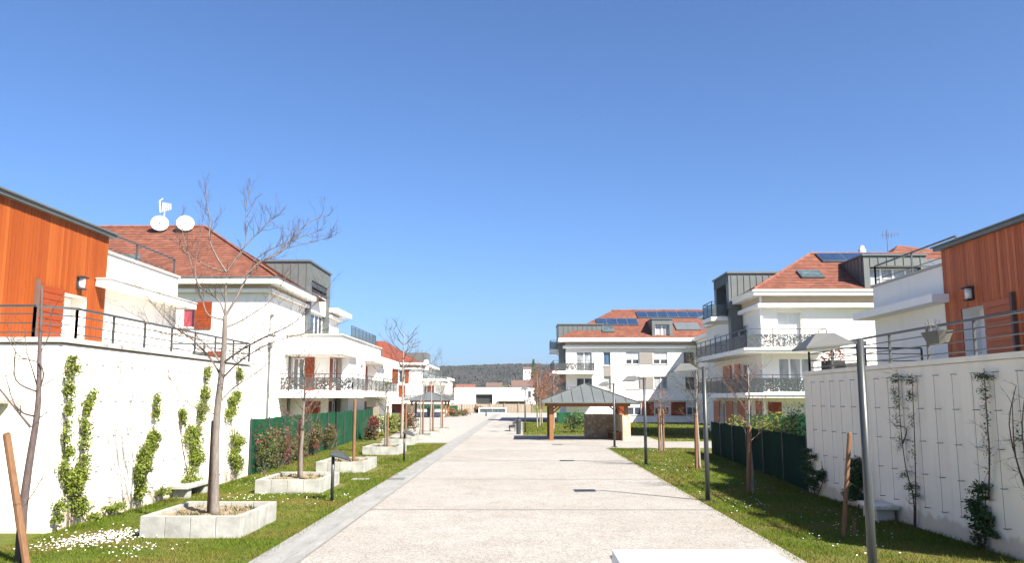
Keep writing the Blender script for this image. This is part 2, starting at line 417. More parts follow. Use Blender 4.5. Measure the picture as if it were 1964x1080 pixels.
def window(parent, fr, u0, u1, z0, z1, depth=0.2, mull=None, pane="glass_dark", roll=0.0, sill=True, frame="plastic_white", name="window"):
    mb = MB(); d0, d1 = -depth - 0.03, -depth + 0.05; t = 0.07
    mb.fbox(fr, u0, u1, d0, d1, z0, z0 + t); mb.fbox(fr, u0, u1, d0, d1, z1 - t, z1)
    mb.fbox(fr, u0, u0 + t, d0, d1, z0 + t, z1 - t); mb.fbox(fr, u1 - t, u1, d0, d1, z0 + t, z1 - t)
    n = mull if mull is not None else max(0, round((u1 - u0) / 0.75) - 1)
    for k in range(n):
        c = u0 + (u1 - u0) * (k + 1) / (n + 1); mb.fbox(fr, c - t * .8, c + t * .8, d0, d1 - 0.003, z0 + t, z1 - t)
    w = mb.build(name, frame, parent)
    g = MB(); g.fbox(fr, u0 + 0.03, u1 - 0.03, -depth - 0.01, -depth + 0.01, z0 + 0.03, z1 - 0.03); g.build("pane", pane, w)
    if roll:
        r = MB(); zz = z1 - (z1 - z0) * roll; k = max(3, int((z1 - zz) / 0.06))
        for i in range(k):
            a = zz + (z1 - zz) * i / k; b2 = zz + (z1 - zz) * (i + 0.86) / k
            r.fbox(fr, u0 + 0.01, u1 - 0.01, -depth + 0.055, -depth + 0.085, a, b2)
        r.build("roller_shutter", "roller_white", w)
    if sill:
        q = MB(); q.fbox(fr, u0 - 0.05, u1 + 0.05, -depth + 0.06, 0.06, z0 - 0.06, z0 + 0.012); q.build("sill", "coping_stone", w)
    return w
def shutter(parent, fr, u0, u1, z0, z1, d=0.0, mat="shutter_orange"):
    mb = MB(); k = max(3, round((z1 - z0) / 0.16))
    for i in range(k):
        a = z0 + (z1 - z0) * i / k; b = z0 + (z1 - z0) * (i + 1) / k
        mb.fbox(fr, u0, u1, d + 0.02, d + 0.06, a + 0.006, b - 0.006)
    mb.fbox(fr, u0 + .01, u1 - .01, d + 0.004, d + 0.03, z0 + .01, z1 - .01)
    return mb.build("shutter", mat, parent)
def boards(mb, fr, u0, u1, zlo, zhi, w=0.13, holes=(), seed=1):
    """vertical weatherboards, each a board of its own width and stand-off"""
    rnd = random.Random(seed); u = u0
    while u < u1 - 0.01:
        e = min(u1, u + w * rnd.uniform(0.9, 1.1)); c = (u + e) / 2; segs = [(zlo, zhi)]
        for h in holes:
            if h[0] < c < h[1]:
                segs = [s for a, b in segs for s in ((a, min(b, h[2])), (max(a, h[3]), b)) if s[1] - s[0] > 0.02]
        for a, b in segs: mb.fbox(fr, u + 0.007, e - 0.007, 0.0, 0.03 + rnd.uniform(0, .006), a, b)
        u = e
def railing(parent, pts, z0, h, style="bars", name="railing", metal="rail_grey", rails=3, post=1.6, panel_h=0.7, panel_mat="perforated_grey"):
    mb = MB(); pn = MB()
    for a, b in zip(pts, pts[1:]):
        a = Vector((a[0], a[1], 0)); b = Vector((b[0], b[1], 0)); L = (b - a).length; k = max(1, round(L / post))
        for i in range(k + 1):
            p = a.lerp(b, i / k); mb.box(p.x - .022, p.x + .022, p.y - .022, p.y + .022, z0, z0 + h - 0.02)
        mb.beam((a.x, a.y, z0 + h), (b.x, b.y, z0 + h), 0.055, 0.045)
        if style == "bars":
            for i in range(rails):
                z = z0 + h * (i + 0.55) / (rails + 0.4); mb.beam((a.x, a.y, z), (b.x, b.y, z), 0.022, 0.022)
        else:
            dd = (b - a).normalized(); nn = Vector((dd.y, -dd.x, 0)) * 0.012
            za, zb = z0 + 0.06, z0 + 0.06 + panel_h
            P = [a - nn, b - nn, b + nn, a + nn]
            pn.hexa([(q.x, q.y, za) for q in P] + [(q.x, q.y, zb) for q in P])
            mb.beam((a.x, a.y, zb + .02), (b.x, b.y, zb + .02), 0.03, 0.03)
    o = mb.build(name, metal, parent)
    if style != "bars": pn.build("panel", "glass_guard" if style == "glass" else panel_mat, o)
    return o
def roof_face(mb, a, b, c, d, course=0.36, lip=0.032):
    """tile courses from the eave a-b up to the ridge d-c, each lapping the one below"""
    a, b, c, d = map(Vector, (a, b, c, d))
    slope = max((d - a).length, (c - b).length); k = max(4, round(slope / course))
    nrm = (b - a).cross(((c + d) / 2) - a).normalized()
    if nrm.z < 0: nrm = -nrm
    for i in range(k):
        t0, t1 = i / k, (i + 1) / k
        l0, r0, l1, r1 = a.lerp(d, t0), b.lerp(c, t0), a.lerp(d, t1), b.lerp(c, t1)
        up = nrm * lip
        mb.poly([l0 + up, r0 + up, r1, l1]); mb.poly([l0, r0, r0 + up, l0 + up])
def seams(mb, fr, u0, u1, d, z0, z1, step=0.45):
    k = round((u1 - u0) / step)
    for i in range(k + 1):
        u = u0 + (u1 - u0) * i / k; mb.fbox(fr, u - 0.014, u + 0.014, d, d + 0.04, z0, z1)
FRONT, EAST, WEST = ((1, 0), (0, -1)), ((0, 1), (1, 0)), ((0, 1), (-1, 0))

# ------------------------------------------------------------------ ground
def sheet(name, pts, z, mat):
    mb = MB(); mb.poly([(x, y, z) for x, y in pts]); return tag(mb.build(name, mat), kind="structure")
sheet("ground", [(-2500, -60), (2500, -60), (2500, 3500), (-2500, 3500)], 0.0, "lawn")
sheet("path", [(-3.41, -20), (4.36, -20), (4.38, 43.2), (12, 43.2), (12, 49.7), (8.2, 49.7), (8.2, 58), (0.1, 58), (-3.67, 58)], 0.012, "aggregate_paving")
sheet("plaza", [(-3.67, 48.2), (-8.1, 48.2), (-9.5, 66), (-14, 100), (-20, 149.6), (14, 149.6), (14, 104), (0.1, 100), (0.1, 58.02), (-3.67, 58.02)], 0.008, "plaza_paving")
mb = MB()
rng = random.Random(4)
y = -6
while y < 140:
    mb.box(-4.16 + min(0, (y - 30) * .001), -3.66, y + .006, y + 0.994, -0.05, 0.016 + rng.uniform(-.002, .002))
    mb.box(-3.645, -3.415, y + .006, y + 0.994, -0.05, 0.020 + rng.uniform(-.002, .002)); y += 1
tag(mb.build("gutter", "gutter_concrete"), kind="structure")
mb = MB()
for yy, w in ((12.2, .05), (19.3, .12), (26.5, .10), (34.3, .10), (40.7, .10), (47.2, .12)):
    mb.poly([(-3.41, yy, .016), (4.37, yy + .02, .016), (4.37, yy + w + .02, .016), (-3.41, yy + w, .016)])
mb.poly([(-3.44, -20, .0235), (-3.40, -20, .0235), (-3.40, 110, .0235), (-3.44, 110, .0235)])
for yy in (54, 66, 72, 78, 84, 90):
    mb.poly([(-3.41, yy, .016), (0.1, yy, .016), (0.1, yy + .12, .016), (-3.41, yy + .12, .016)])
tag(mb.build("path_joints", "joint_concrete"), kind="structure")

# grass blades (one mass), denser and finer near the camera
def grass():
    rs = np.random.RandomState(7)
    P = []
    def area(x0, x1, y0, y1, n, h, w):
        k = int((x1 - x0) * (y1 - y0) * n)
        x = rs.uniform(x0, x1, k); y = rs.uniform(y0, y1, k)
        P.append(np.stack([x, y, np.full(k, h), np.full(k, w)], 1))
    area(-8.8, -4.17, 12.0, 18, 1300, .045, .010); area(-8.8, -4.17, 18, 27, 650, .05, .014)
    area(-9.6, -4.17, 27, 46.5, 260, .055, .022)
    area(4.36, 7.7, 12.0, 18, 1300, .045, .010); area(4.37, 7.7, 18, 25, 700, .05, .014); area(4.38, 8.6, 25, 43.1, 300, .055, .022)
    area(0.2, 12, 58.1, 88, 45, .07, .05); area(8.3, 16, 50, 88, 30, .07, .05); area(-12, -9.2, 46.5, 66, 60, .07, .05)
    area(-4.4, -4.05, 12, 46, 260, .05, .012); area(4.25, 4.45, 12, 43, 320, .05, .012)
    area(-8.8, -8.45, 15.9, 27, 500, .09, .014); area(7.35, 7.7, 12.6, 25, 500, .09, .014)
    A = np.concatenate(P); k = len(A)
    # thin out over planters and bare spots
    keep = np.ones(k, bool)
    for cy in (16.6, 23.9, 30.3, 39.4, 47): keep &= ~((A[:, 0] > -7.1) & (A[:, 0] < -5.05) & (abs(A[:, 1] - cy) < 1.2))
    A = A[keep]; k = len(A)
    clump = 0.55 + 0.9 * (np.sin(A[:, 0] * 3.1 + 2 * np.sin(A[:, 1] * 1.7)) * np.sin(A[:, 1] * 2.3 + A[:, 0]) * .5 + .5)
    h = A[:, 2] * clump * rs.uniform(.5, 1.4, k); w = A[:, 3]
    a = rs.uniform(0, 2 * np.pi, k); lean = rs.uniform(.2, 1.1, k) * h; la = rs.uniform(0, 2 * np.pi, k)
    V = np.zeros((k, 3, 3))
    V[:, 0, 0] = A[:, 0] - np.cos(a) * w / 2; V[:, 0, 1] = A[:, 1] - np.sin(a) * w / 2
    V[:, 1, 0] = A[:, 0] + np.cos(a) * w / 2; V[:, 1, 1] = A[:, 1] + np.sin(a) * w / 2
    V[:, 2, 0] = A[:, 0] + np.cos(la) * lean; V[:, 2, 1] = A[:, 1] + np.sin(la) * lean; V[:, 2, 2] = h
    me = bpy.data.meshes.new("grass")
    me.vertices.add(k * 3); me.vertices.foreach_set("co", V.reshape(-1))
    me.loops.add(k * 3); me.loops.foreach_set("vertex_index", np.arange(k * 3))
    me.polygons.add(k); me.polygons.foreach_set("loop_start", np.arange(k) * 3); me.polygons.foreach_set("loop_total", np.full(k, 3))
    me.materials.append(MATS["grass_blade"]); me.update(); me.validate()
    o = bpy.data.objects.new("grass", me); COL.objects.link(o)
    tag(o, "short patchy lawn grass beside the pale paved path", "grass", kind="stuff")
grass()
def daisies():
    rnd = random.Random(3); mb = MB()
    def fl(x, y, r, z):
        t = Vector((rnd.uniform(-.3, .3), -0.35 + rnd.uniform(-.3, .3), 1)).normalized(); u = t.orthogonal().normalized(); v = t.cross(u)
        c = Vector((x, y, z))
        mb.poly([c + (u * math.cos(k * math.pi / 3) + v * math.sin(k * math.pi / 3)) * r for k in range(6)])
    for _ in range(520):
        a = rnd.gauss(0, 1); b = rnd.gauss(0, 1)
        x = -7.45 + a * .36 + b * .12; y = 15.25 + b * .55
        if -8.7 < x < -6.5 and y < 17.5: fl(x, y, rnd.uniform(.010, .018), rnd.uniform(.04, .07))
    for cx, cy, n, s in ((-6.3, 14.1, 45, .25), (-6.9, 21.3, 50, .5), (-7.9, 26, 40, .6), (-5.0, 21.7, 24, .5), (-6.5, 28, 24, .6), (6.4, 18, 40, .9), (5.3, 20.5, 16, .5), (6.6, 24, 36, 1.0), (6, 33, 40, 1.2), (5.1, 30, 20, .6), (5.2, 38, 24, .8), (6.6, 41, 40, .5), (6.3, 16, 12, .4), (5.4, 14.6, 14, .4)):
        for _ in range(n):
            x = rnd.gauss(cx, s); y = rnd.gauss(cy, s * 1.5)
            if not (-4.2 < x < 4.45) and -8.7 < x < 7.6: fl(x, y, rnd.uniform(.009, .016), rnd.uniform(.03, .06))
    tag(mb.build("daisies", "petal_white"), "white daisies scattered in the lawn, thickest below the left wall", "flowers", kind="stuff")
daisies()
def litter():
    rnd = random.Random(17); mb = MB()
    for _ in range(900):
        y = 12 + 30 * rnd.random() ** 1.6
        x = rnd.choice([-3.55 + rnd.gauss(0, .22), -4.1 + rnd.gauss(0, .12), 4.15 + rnd.gauss(0, .2), 4.3 - abs(rnd.gauss(0, .5))])
        if rnd.random() < .12: x = rnd.uniform(-3, 4)
        a = rnd.uniform(0, 6.28); s_ = rnd.uniform(.006, .018); c_, n_ = math.cos(a) * s_, math.sin(a) * s_; z = .026 + rnd.uniform(0, .006)
        mb.poly([(x - c_, y - n_, z), (x + n_ * .5, y - c_ * .5, z + .006), (x + c_, y + n_, z), (x - n_ * .5, y + c_ * .5, z + .004)])
    tag(mb.build("leaf_litter", "leaf_copper"), "tiny dry brown leaf scraps along both edges of the path", "leaf litter", kind="stuff")
litter()

# ------------------------------------------------------------------ far land: wooded hill, belt of trees
def hill():
    rs = np.random.RandomState(2); nx, ny = 520, 90
    V = np.zeros((ny, nx, 3)); X = np.linspace(-520, 520, nx)
    for j in range(ny):
        y = 700 + j * 6.6
        t = min(1, j / 70)
        prof = 46.5 + 3.2 * np.sin((X + 190) / 120) + 1.6 * np.sin(X / 47 + 1) - 0.02 * np.maximum(0, X + 20)
        V[j, :, 0] = X * (y / 1150); V[j, :, 1] = y + rs.uniform(-3, 3, nx)
        V[j, :, 2] = (0.5 - 0.5 * math.cos(math.pi * t)) * prof * 0.95 + rs.uniform(0, 1, nx) ** 2 * 2.6
    idx = np.arange(nx * ny).reshape(ny, nx)
    F = np.stack([idx[:-1, :-1], idx[:-1, 1:], idx[1:, 1:], idx[1:, :-1]], -1).reshape(-1, 4)
    me = bpy.data.meshes.new("hill"); me.from_pydata(V.reshape(-1, 3).tolist(), [], F.tolist()); me.materials.append(MATS["forest"])
    o = bpy.data.objects.new("hill", me); COL.objects.link(o); tag(o, kind="structure")
hill()
def clump(mb, c, r, n, s, rnd, shell=0.35, zmin=None):
    """leaf-sized faces through an ellipsoid, thicker towards its surface"""
    for _ in range(n):
        d = Vector((rnd.gauss(0, 1), rnd.gauss(0, 1), rnd.gauss(0, 1))).normalized() * (rnd.random() ** shell)
        p = Vector((c[0] + d.x * r[0], c[1] + d.y * r[1], c[2] + d.z * r[2]))
        if zmin is not None and p.z < zmin: continue
        a = Vector((rnd.gauss(0, 1), rnd.gauss(0, 1), rnd.gauss(0, 1))).normalized(); b = a.orthogonal().normalized()
        q = s * rnd.uniform(.6, 1.35); a *= q; b *= q * .5
        mb.poly([p - a, p + b - a * .1, p + a, p - b - a * .1])
def woods():
    rnd = random.Random(8); mb = MB()
    for i in range(110):
        y = rnd.uniform(300, 620); x = rnd.uniform(-.16, .13) * y
        h = rnd.uniform(4.5, 9) * (0.5 + y / 1000)
        for k in range(3): clump(mb, (x + rnd.uniform(-2, 2), y, h * .55 + rnd.uniform(-1, 1)), (rnd.uniform(2, 4), 3, h * .5), 60, 1.0, rnd)
    tag(mb.build("far_woods", "wood_edge"), "belt of brown and dull green trees below the distant hill", "woodland", kind="stuff")
woods()

# ------------------------------------------------------------------ retaining walls with terrace railings
def bracket_grid(mb, x, out, ys, zs, cable=True):
    for yv in ys:
        if cable: mb.beam((x + out * .09, yv, zs[-1]), (x + out * .09, yv, zs[0]), 0.005)
        for z in zs:
            mb.beam((x, yv, z), (x + out * .10, yv, z), 0.013); mb.box(x + out * .085 - .006, x + out * .085 + .006, yv - .055, yv + .055, z - .007, z + .007)
LW, RW = -8.85, 7.75
t = thing("retaining_wall", (LW, 21.5, 0), "tall white garden wall on the left with sunlit face and four green climbers", "wall")
mb = MB(); mb.hexa([(-22, 16.0, -.2), (LW, 16.0, -.2), (LW, 27.6, -.2), (-22, 27.6, -.2), (-22, 16.0, 3.58), (LW, 16.0, 3.58), (LW, 27.6, 3.58), (-22, 27.6, 3.58)])
mb.build("wall_body", "garden_wall_render", t, bevel=0.12)
mb = MB(); mb.box(LW - .32, LW + .03, 16.0, 27.63, 3.583, 3.68); mb.box(-22, LW - .323, 15.97, 16.3, 3.583, 3.68); mb.box(LW - .32, LW + .03, 15.97, 15.997, 3.583, 3.68); mb.build("coping", "coping_stone", t)
railing(t, [(-20, 16.12), (-9.5, 16.12), (-8.98, 16.7), (-8.98, 27.5), (-12, 27.5)], 3.68, 0.62, "bars")
mb = MB(); bracket_grid(mb, LW, 1, [16.9 + .66 * k for k in range(16)], [3.3, 2.55, 1.82, 1.1, .4]); mb.build("trellis", "zinc_dark", t)
mb = MB(); mb.box(-12.0, -9.75, 14.8, 15.96, 2.40, 2.62); tag(mb.build("concrete_canopy", "concrete", bevel=.015), "short concrete canopy slab at left edge jutting from the white wall", "canopy")
t = thing("retaining_wall", (RW, 18, 0), "shaded cream garden wall on the right with a grid of wire trellis", "wall")
mb = MB(); mb.box(RW, 20, 12.88, 23.15, -.2, 3.13); mb.build("wall_body", "garden_wall_render", t, bevel=0.03)
mb = MB(); mb.box(RW - .03, RW + .32, 12.85, 23.18, 3.133, 3.23); mb.box(RW + .323, 20, 22.9, 23.18, 3.133, 3.23); mb.build("coping", "garden_wall_render", t)
railing(t, [(RW + .13, 12.9), (RW + .13, 23.0), (RW + 3.2, 23.0)], 3.23, 0.64, "bars")
mb = MB(); bracket_grid(mb, RW, -1, [13.05 + .66 * k for k in range(15)], [2.93, 2.31, 1.69, 1.07, .45]); mb.build("trellis", "zinc_dark", t)

# ------------------------------------------------------------------ timber-clad terrace houses above the walls
def wall_lamp(parent, fr, u, z):
    mb = MB(); mb.fbox(fr, u - .13, u + .13, .03, .06, z - .15, z + .17)
    mb.fbox(fr, u - .15, u + .15, .06, .22, z + .13, z + .17); mb.fbox(fr, u - .12, u + .12, .06, .2, z - .17, z - .14)
    l = mb.build("wall_lamp", "black_rubber", parent)
    g = MB(); g.tube([fr.p(u, .11, z - .14), fr.p(u, .11, z + .13)], .085, 10); g.build("lamp_glass", "lamp_glass", l, smooth=True)
t = thing("timber_house", (-11.5, 20, 3), "bright orange board-clad house with grey roof edge above the left wall", "house")
fr = Fr(-11.5, 0, *EAST)
door = (20.55, 21.85, 2.9, 5.15)
mb = MB(); wall(mb, fr, 17.3, 22.7, 2.9, 6.8, [door], .45); mb.poly([(-11.5, 22.7, 2.9), (-19, 22.7, 2.9), (-19, 22.7, 6.8), (-11.5, 22.7, 6.8)]); mb.poly([(-11.5, 17.3, 2.9), (-19, 17.3, 2.9), (-19, 17.3, 6.8), (-11.5, 17.3, 6.8)]); mb.build("wall", "white_render", t)
mb = MB(); boards(mb, fr, 17.3, 22.7, 2.92, 6.94, holes=[door], seed=3); boards(mb, Fr(0, 17.3, *FRONT), -19, -11.5, 2.92, 6.94, seed=5); mb.build("cladding", "cladding_orange", t)
mb = MB(); mb.box(-19.5, -11.33, 17.0, 22.9, 6.943, 7.03); mb.box(-19.5, -11.28, 16.95, 22.95, 7.033, 7.07); mb.build("roof", "zinc", t)
window(t, fr, 20.55, 21.2, 2.9, 5.13, .42, 0, "glass_curtain", sill=False, name="door"); mb = MB(); mb.fbox(fr, 21.2, 21.85, -.46, -.42, 2.9, 5.13); mb.build("door_panel", "plastic_white", t)
sh = shutter(t, fr, 19.45, 20.55, 2.95, 5.2, .04)
mb = MB(); mb.fbox(fr, 19.36, 19.44, .04, .13, 2.95, 5.3); mb.build("shutter_post", "brown_roof", t)
wall_lamp(t, fr, 21.3, 5.47)
mb = MB(); mb.box(-18.5, -11.55, 22.72, 27.68, 2.9, 6.52); mb.build("side_wing", "white_render", t)
mb = MB(); mb.box(-18.6, -11.5, 22.73, 27.75, 6.523, 6.6); mb.build("wing_coping", "coping_stone", t)
mb = MB(); mb.box(-11.44, -11.05, 22.1, 28.1, 5.50, 5.69); mb.box(-13, -11.443, 27.75, 28.1, 5.50, 5.69); mb.box(-11.44, -11.02, 22.07, 28.13, 5.693, 5.73, 1); mb.build("ledge", ["white_trim", "coping_stone"], t)
railing(t, [(-12.1, 22.9), (-12.1, 28.6)], 6.6, 0.72, "bars", rails=1, name="roof_railing", post=2.6)

t = thing("timber_house", (11.2, 18, 3), "shaded red-brown board-clad house with sliding shutter above the right wall", "house")
fr = Fr(11.2, 0, *WEST)
door = (20.08, 21.2, 2.8, 4.75)
mb = MB(); wall(mb, fr, 12.9, 22.0, 2.8, 6.25, [door], .45); mb.poly([(11.2, 22.0, 2.8), (18, 22.0, 2.8), (18, 22.0, 6.25), (11.2, 22.0, 6.25)]); mb.poly([(11.2, 12.9, 2.8), (18, 12.9, 2.8), (18, 12.9, 6.25), (11.2, 12.9, 6.25)]); mb.build("wall", "white_render", t)
mb = MB(); boards(mb, fr, 12.9, 22.0, 2.82, 6.39, holes=[door], seed=13); mb.build("cladding", "cladding_shaded", t)
mb = MB(); mb.box(11.03, 18.5, 12.6, 22.15, 6.393, 6.48); mb.box(10.98, 18.5, 12.55, 22.2, 6.483, 6.52); mb.build("roof", "zinc", t)
window(t, fr, 20.08, 20.62, 2.8, 4.73, .42, 0, "glass_green", sill=False, name="door"); mb = MB(); mb.fbox(fr, 20.62, 21.2, -.46, -.42, 2.8, 4.73); mb.build("door_panel", "plastic_white", t)
shutter(t, fr, 18.95, 20.06, 2.85, 4.8, .04, "shutter_shaded")
mb = MB(); mb.fbox(fr, 18.84, 18.93, .04, .13, 2.85, 4.9); mb.build("shutter_post", "brown_roof", t)
wall_lamp(t, fr, 20.65, 5.08)
mb = MB(); mb.box(11.25, 18, 22.02, 26.6, 2.8, 6.02); mb.build("side_wing", "white_render", t)
mb = MB(); mb.box(11.2, 18, 22.03, 26.65, 6.023, 6.09); mb.build("wing_coping", "coping_stone", t)
mb = MB(); mb.box(10.72, 13, 21.75, 27.0, 5.0, 5.22); mb.build("ledge", "white_trim", t)
railing(t, [(11.7, 22.2), (11.7, 27.4), (14, 27.4)], 6.09, 0.75, "bars", rails=1, name="roof_railing", post=2.4)

# ------------------------------------------------------------------ apartment block on the left
t = thing("apartment_block", (-14, 48, 0), "white apartment block on the left with dark red hip roof and zinc stair tower", "building")
fF, fE = Fr(0, 46, *FRONT), Fr(-14.1, 0, *EAST)
hF = [(-18.9, -18.15, 6.4, 7.62), (-18.2, -17.35, 3.55, 5.05)]
hE = [(46.5, 47.4, 6.1, 7.25)]
mb = MB(); wall(mb, fF, -30, -14.1, 0, 8.35, hF); wall(mb, fE, 46, 54.0, 0, 8.35, hE); wall(mb, fE, 60.4, 64, 5.2, 8.35); wall(mb, fE, 60.4, 76, 0, 5.9)
mb.poly([(-30, 46, 0), (-30, 64, 0), (-30, 64, 8.35), (-30, 46, 8.35)]); mb.poly([(-30, 64, 0), (-14.1, 64, 0), (-14.1, 64, 8.35), (-30, 64, 8.35)]); mb.poly([(-30, 64, 5.9), (-14.1, 64, 5.9), (-14.1, 76, 5.9), (-30, 76, 5.9)]); mb.poly([(-30, 76, 0), (-14.1, 76, 0), (-14.1, 76, 5.9), (-30, 76, 5.9)]); mb.build("wall", "white_render", t)
window(t, fF, *hF[0], pane="glass_red"); window(t, fF, *hF[1]); window(t, fE, *hE[0])
shutter(t, fF, -18.12, -17.2, 6.32, 7.85); shutter(t, fF, -17.3, -16.45, 3.5, 5.1)
mb = MB(); mb.box(-30, -14.05, 45.95, 54.0, 8.353, 8.95); mb.box(-30, -14.05, 60.4, 64, 8.353, 8.75); mb.build("frieze", "frieze_tan", t)
mb = MB(); mb.box(-30, -13.82, 45.72, 54.0, 8.36, 8.56); mb.box(-30, -13.82, 60.42, 64.4, 8.36, 8.56); mb.build("string_course", "white_trim", t)
mb = MB(); mb.box(-30.5, -13.4, 45.3, 54.0, 8.80, 9.10); mb.box(-30, -13.4, 60.42, 65.6, 8.76, 9.06); mb.box(-30.5, -13.36, 45.26, 54.0, 9.103, 9.17, 1); mb.build("eave", ["white_trim", "zinc"], t)
mb = MB()
roof_face(mb, (-31, 45.35, 9.17), (-13.5, 45.35, 9.17), (-19.9, 51.4, 13.2), (-31, 51.4, 13.2))
roof_face(mb, (-13.5, 45.35, 9.17), (-13.5, 57.5, 9.17), (-19.9, 51.4, 13.2), (-19.9, 51.4, 13.2))
roof_face(mb, (-31, 57.5, 9.17), (-13.5, 57.5, 9.17), (-19.9, 51.4, 13.2), (-31, 51.4, 13.2))
mb.tube([(-31, 51.4, 13.24), (-19.9, 51.4, 13.24)], .12, 6); mb.tube([(-13.5, 45.35, 9.22), (-19.9, 51.4, 13.24)], .1, 6)
mb.build("roof", "terracotta", t)
mb = MB(); mb.hexa([(-23.3, 46.62, 10.02), (-22.0, 46.62, 10.02), (-22.0, 47.5, 10.6), (-23.3, 47.5, 10.6), (-23.3, 46.5, 10.15), (-22.0, 46.5, 10.15), (-22.0, 47.38, 10.75), (-23.3, 47.38, 10.75)]); sk = mb.build("skylight", "zinc_dark", t)
mb = MB(); mb.hexa([(-23.2, 46.55, 10.18), (-22.1, 46.55, 10.18), (-22.1, 47.36, 10.74), (-23.2, 47.36, 10.74), (-23.2, 46.5, 10.21), (-22.1, 46.5, 10.21), (-22.1, 47.31, 10.77), (-23.2, 47.31, 10.77)]); mb.build("pane", "glass_green", sk)
# zinc stair tower
mb = MB(); mb.box(-20, -13.95, 54.1, 54.95, 8.4, 11.45); mb.box(-20, -13.95, 59.45, 60.3, 8.4, 11.45); mb.box(-20, -14.6, 54.953, 59.447, 8.4, 11.45); mb.box(-14.6, -13.95, 54.953, 59.447, 10.35, 11.45)
mb.box(-14.7, -13.95, 54.1, 54.95, 6.2, 8.397); mb.box(-14.7, -13.95, 59.45, 60.3, 6.2, 8.397)
seams(mb, Fr(0, 54.1, *FRONT), -19.8, -14.1, 0, 8.6, 11.45, .52); seams(mb, Fr(-13.95, 0, *EAST), 54.3, 60.1, 0, 10.4, 11.45, .5)
mb.build("zinc_tower", "zinc", t)
mb = MB(); mb.box(-20.1, -13.85, 54.0, 60.4, 11.453, 11.58); mb.build("tower_cap", "zinc_dark", t)
mb = MB(); mb.box(-14.55, -14.0, 54.96, 59.44, 9.95, 10.3); mb.box(-14.55, -13.94, 54.96, 59.44, 9.68, 9.75); mb.build("louvre", "anthracite", t)
mb = MB(); mb.box(-14.6, -14.05, 54.96, 59.44, 8.3, 9.66); mb.box(-14.6, -14.05, 54.96, 59.44, 6.2, 6.4); mb.build("tower_panel", "white_render", t)
window(t, Fr(-14.2, 0, *EAST), 54.97, 59.43, 6.42, 8.28, .1, 3, "glass_dark", sill=False)
# lower wing with corner loggias
PX_, PY_ = -10.8, 50.0
mb = MB()
mb.box(-14.05, -11.7, 51.0, 53.2, 0, 2.6); mb.box(-14.05, -11.7, 51.0, 53.2, 2.95, 5.05)
mb.box(-14.05, PX_, 53.2, 57.9, 0, 2.6); mb.box(-14.05, PX_, 53.2, 57.9, 2.95, 5.05)
mb.box(-14.05, -11.5, 57.9, 62.6, 0, 2.6); mb.box(-14.05, -11.5, 57.9, 62.6, 2.95, 5.05)
mb.box(-14.05, PX_, 62.6, 70, 0, 2.6); mb.box(-14.05, PX_, 62.6, 70, 2.95, 5.05)
mb.box(-14.05, PX_, PY_, 64.0, 5.05, 6.28); mb.box(-14.05, PX_, 64.003, 74.0, 5.05, 5.7)
mb.box(-11.25, -10.8, 52.4, 53.197, 2.95, 5.05); mb.box(-11.25, -10.8, 52.4, 53.197, 0, 2.6)
mb.build("lower_wing", "white_render", t)
mb = MB(); mb.box(-14.1, PX_ + .12, PY_ - .12, 64.1, 6.283, 6.36); mb.build("parapet_coping", "coping_stone", t)
mb = MB(); mb.box(-14.4, PX_ + .35, PY_ - .45, 54.4, 5.12, 5.36); mb.box(PX_ - .1, PX_ + .5, 57.6, 65.4, 5.1, 5.28); mb.build("canopy", "white_trim", t)
mb = MB(); mb.box(-16.0, -9.7, 48.8, 51.0, 2.603, 2.947); mb.box(-14.05, -9.7, 51.003, 66.5, 2.603, 2.947); mb.box(-16.0, -9.55, 48.65, 50.9, 2.55, 2.66); mb.build("balcony_slab", "white_trim", t)
railing(t, [(-14.8, 49.0), (-9.85, 49.0), (-9.85, 66.3)], 2.95, 0.98, "perf", "balcony_railing", panel_h=.68)
fl = Fr(0, 51.0, *FRONT); fl2 = Fr(-11.7, 0, *EAST)
window(t, fl, -13.9, -13.2, 2.97, 4.95, -.06, 1, "glass_green", sill=False); shutter(t, fl, -13.18, -12.62, 2.97, 5.0)
window(t, fl2, 51.7, 52.3, 2.97, 4.9, -.06, 0, sill=False); shutter(t, fl2, 51.05, 51.65, 2.97, 4.95); shutter(t, fl2, 52.35, 52.95, 2.97, 4.95)
shutter(t, fl, -13.1, -12.2, 0.4, 2.35); window(t, fl2, 51.7, 52.3, 0.1, 2.3, -.06, 0, sill=False, pane="glass_curtain"); shutter(t, fl2, 51.05, 51.65, .1, 2.35); shutter(t, fl2, 52.35, 53.0, .1, 2.35)
fl3 = Fr(-11.5, 0, *EAST)
shutter(t, fl3, 60.0, 62.3, 2.97, 4.9); window(t, fl3, 58.2, 59.9, 2.97, 4.9, -.06, 1, sill=False); shutter(t, fl3, 60.0, 62.2, 0.1, 2.3); window(t, fl3, 58.2, 59.9, .1, 2.3, -.06, 1, sill=False)
mb = MB(); mb.box(PX_, PX_ + .12, 56.2, 56.4, 4.55, 4.75); mb.build("wall_light", "zinc_dark", t)
railing(t, [(-13.2, 64.6), (-13.2, 75.5), (-17, 75.5)], 5.92, 2.2, "glass", "terrace_screen", "anthracite", panel_h=2.0)
mb = MB(); mb.tube([(-14.05, 50.6, 0), (-14.05, 50.6, 5.1)], .05, 6); mb.build("downpipe", "zinc", t)
mb = MB(); mb.box(-14.3, -13.9, 46.2, 46.6, 5.3, 5.6); mb.tube([(-14, 46.4, 0), (-14, 46.4, 5.3)], .05, 6); mb.build("hopper_and_pipe", "zinc", t)
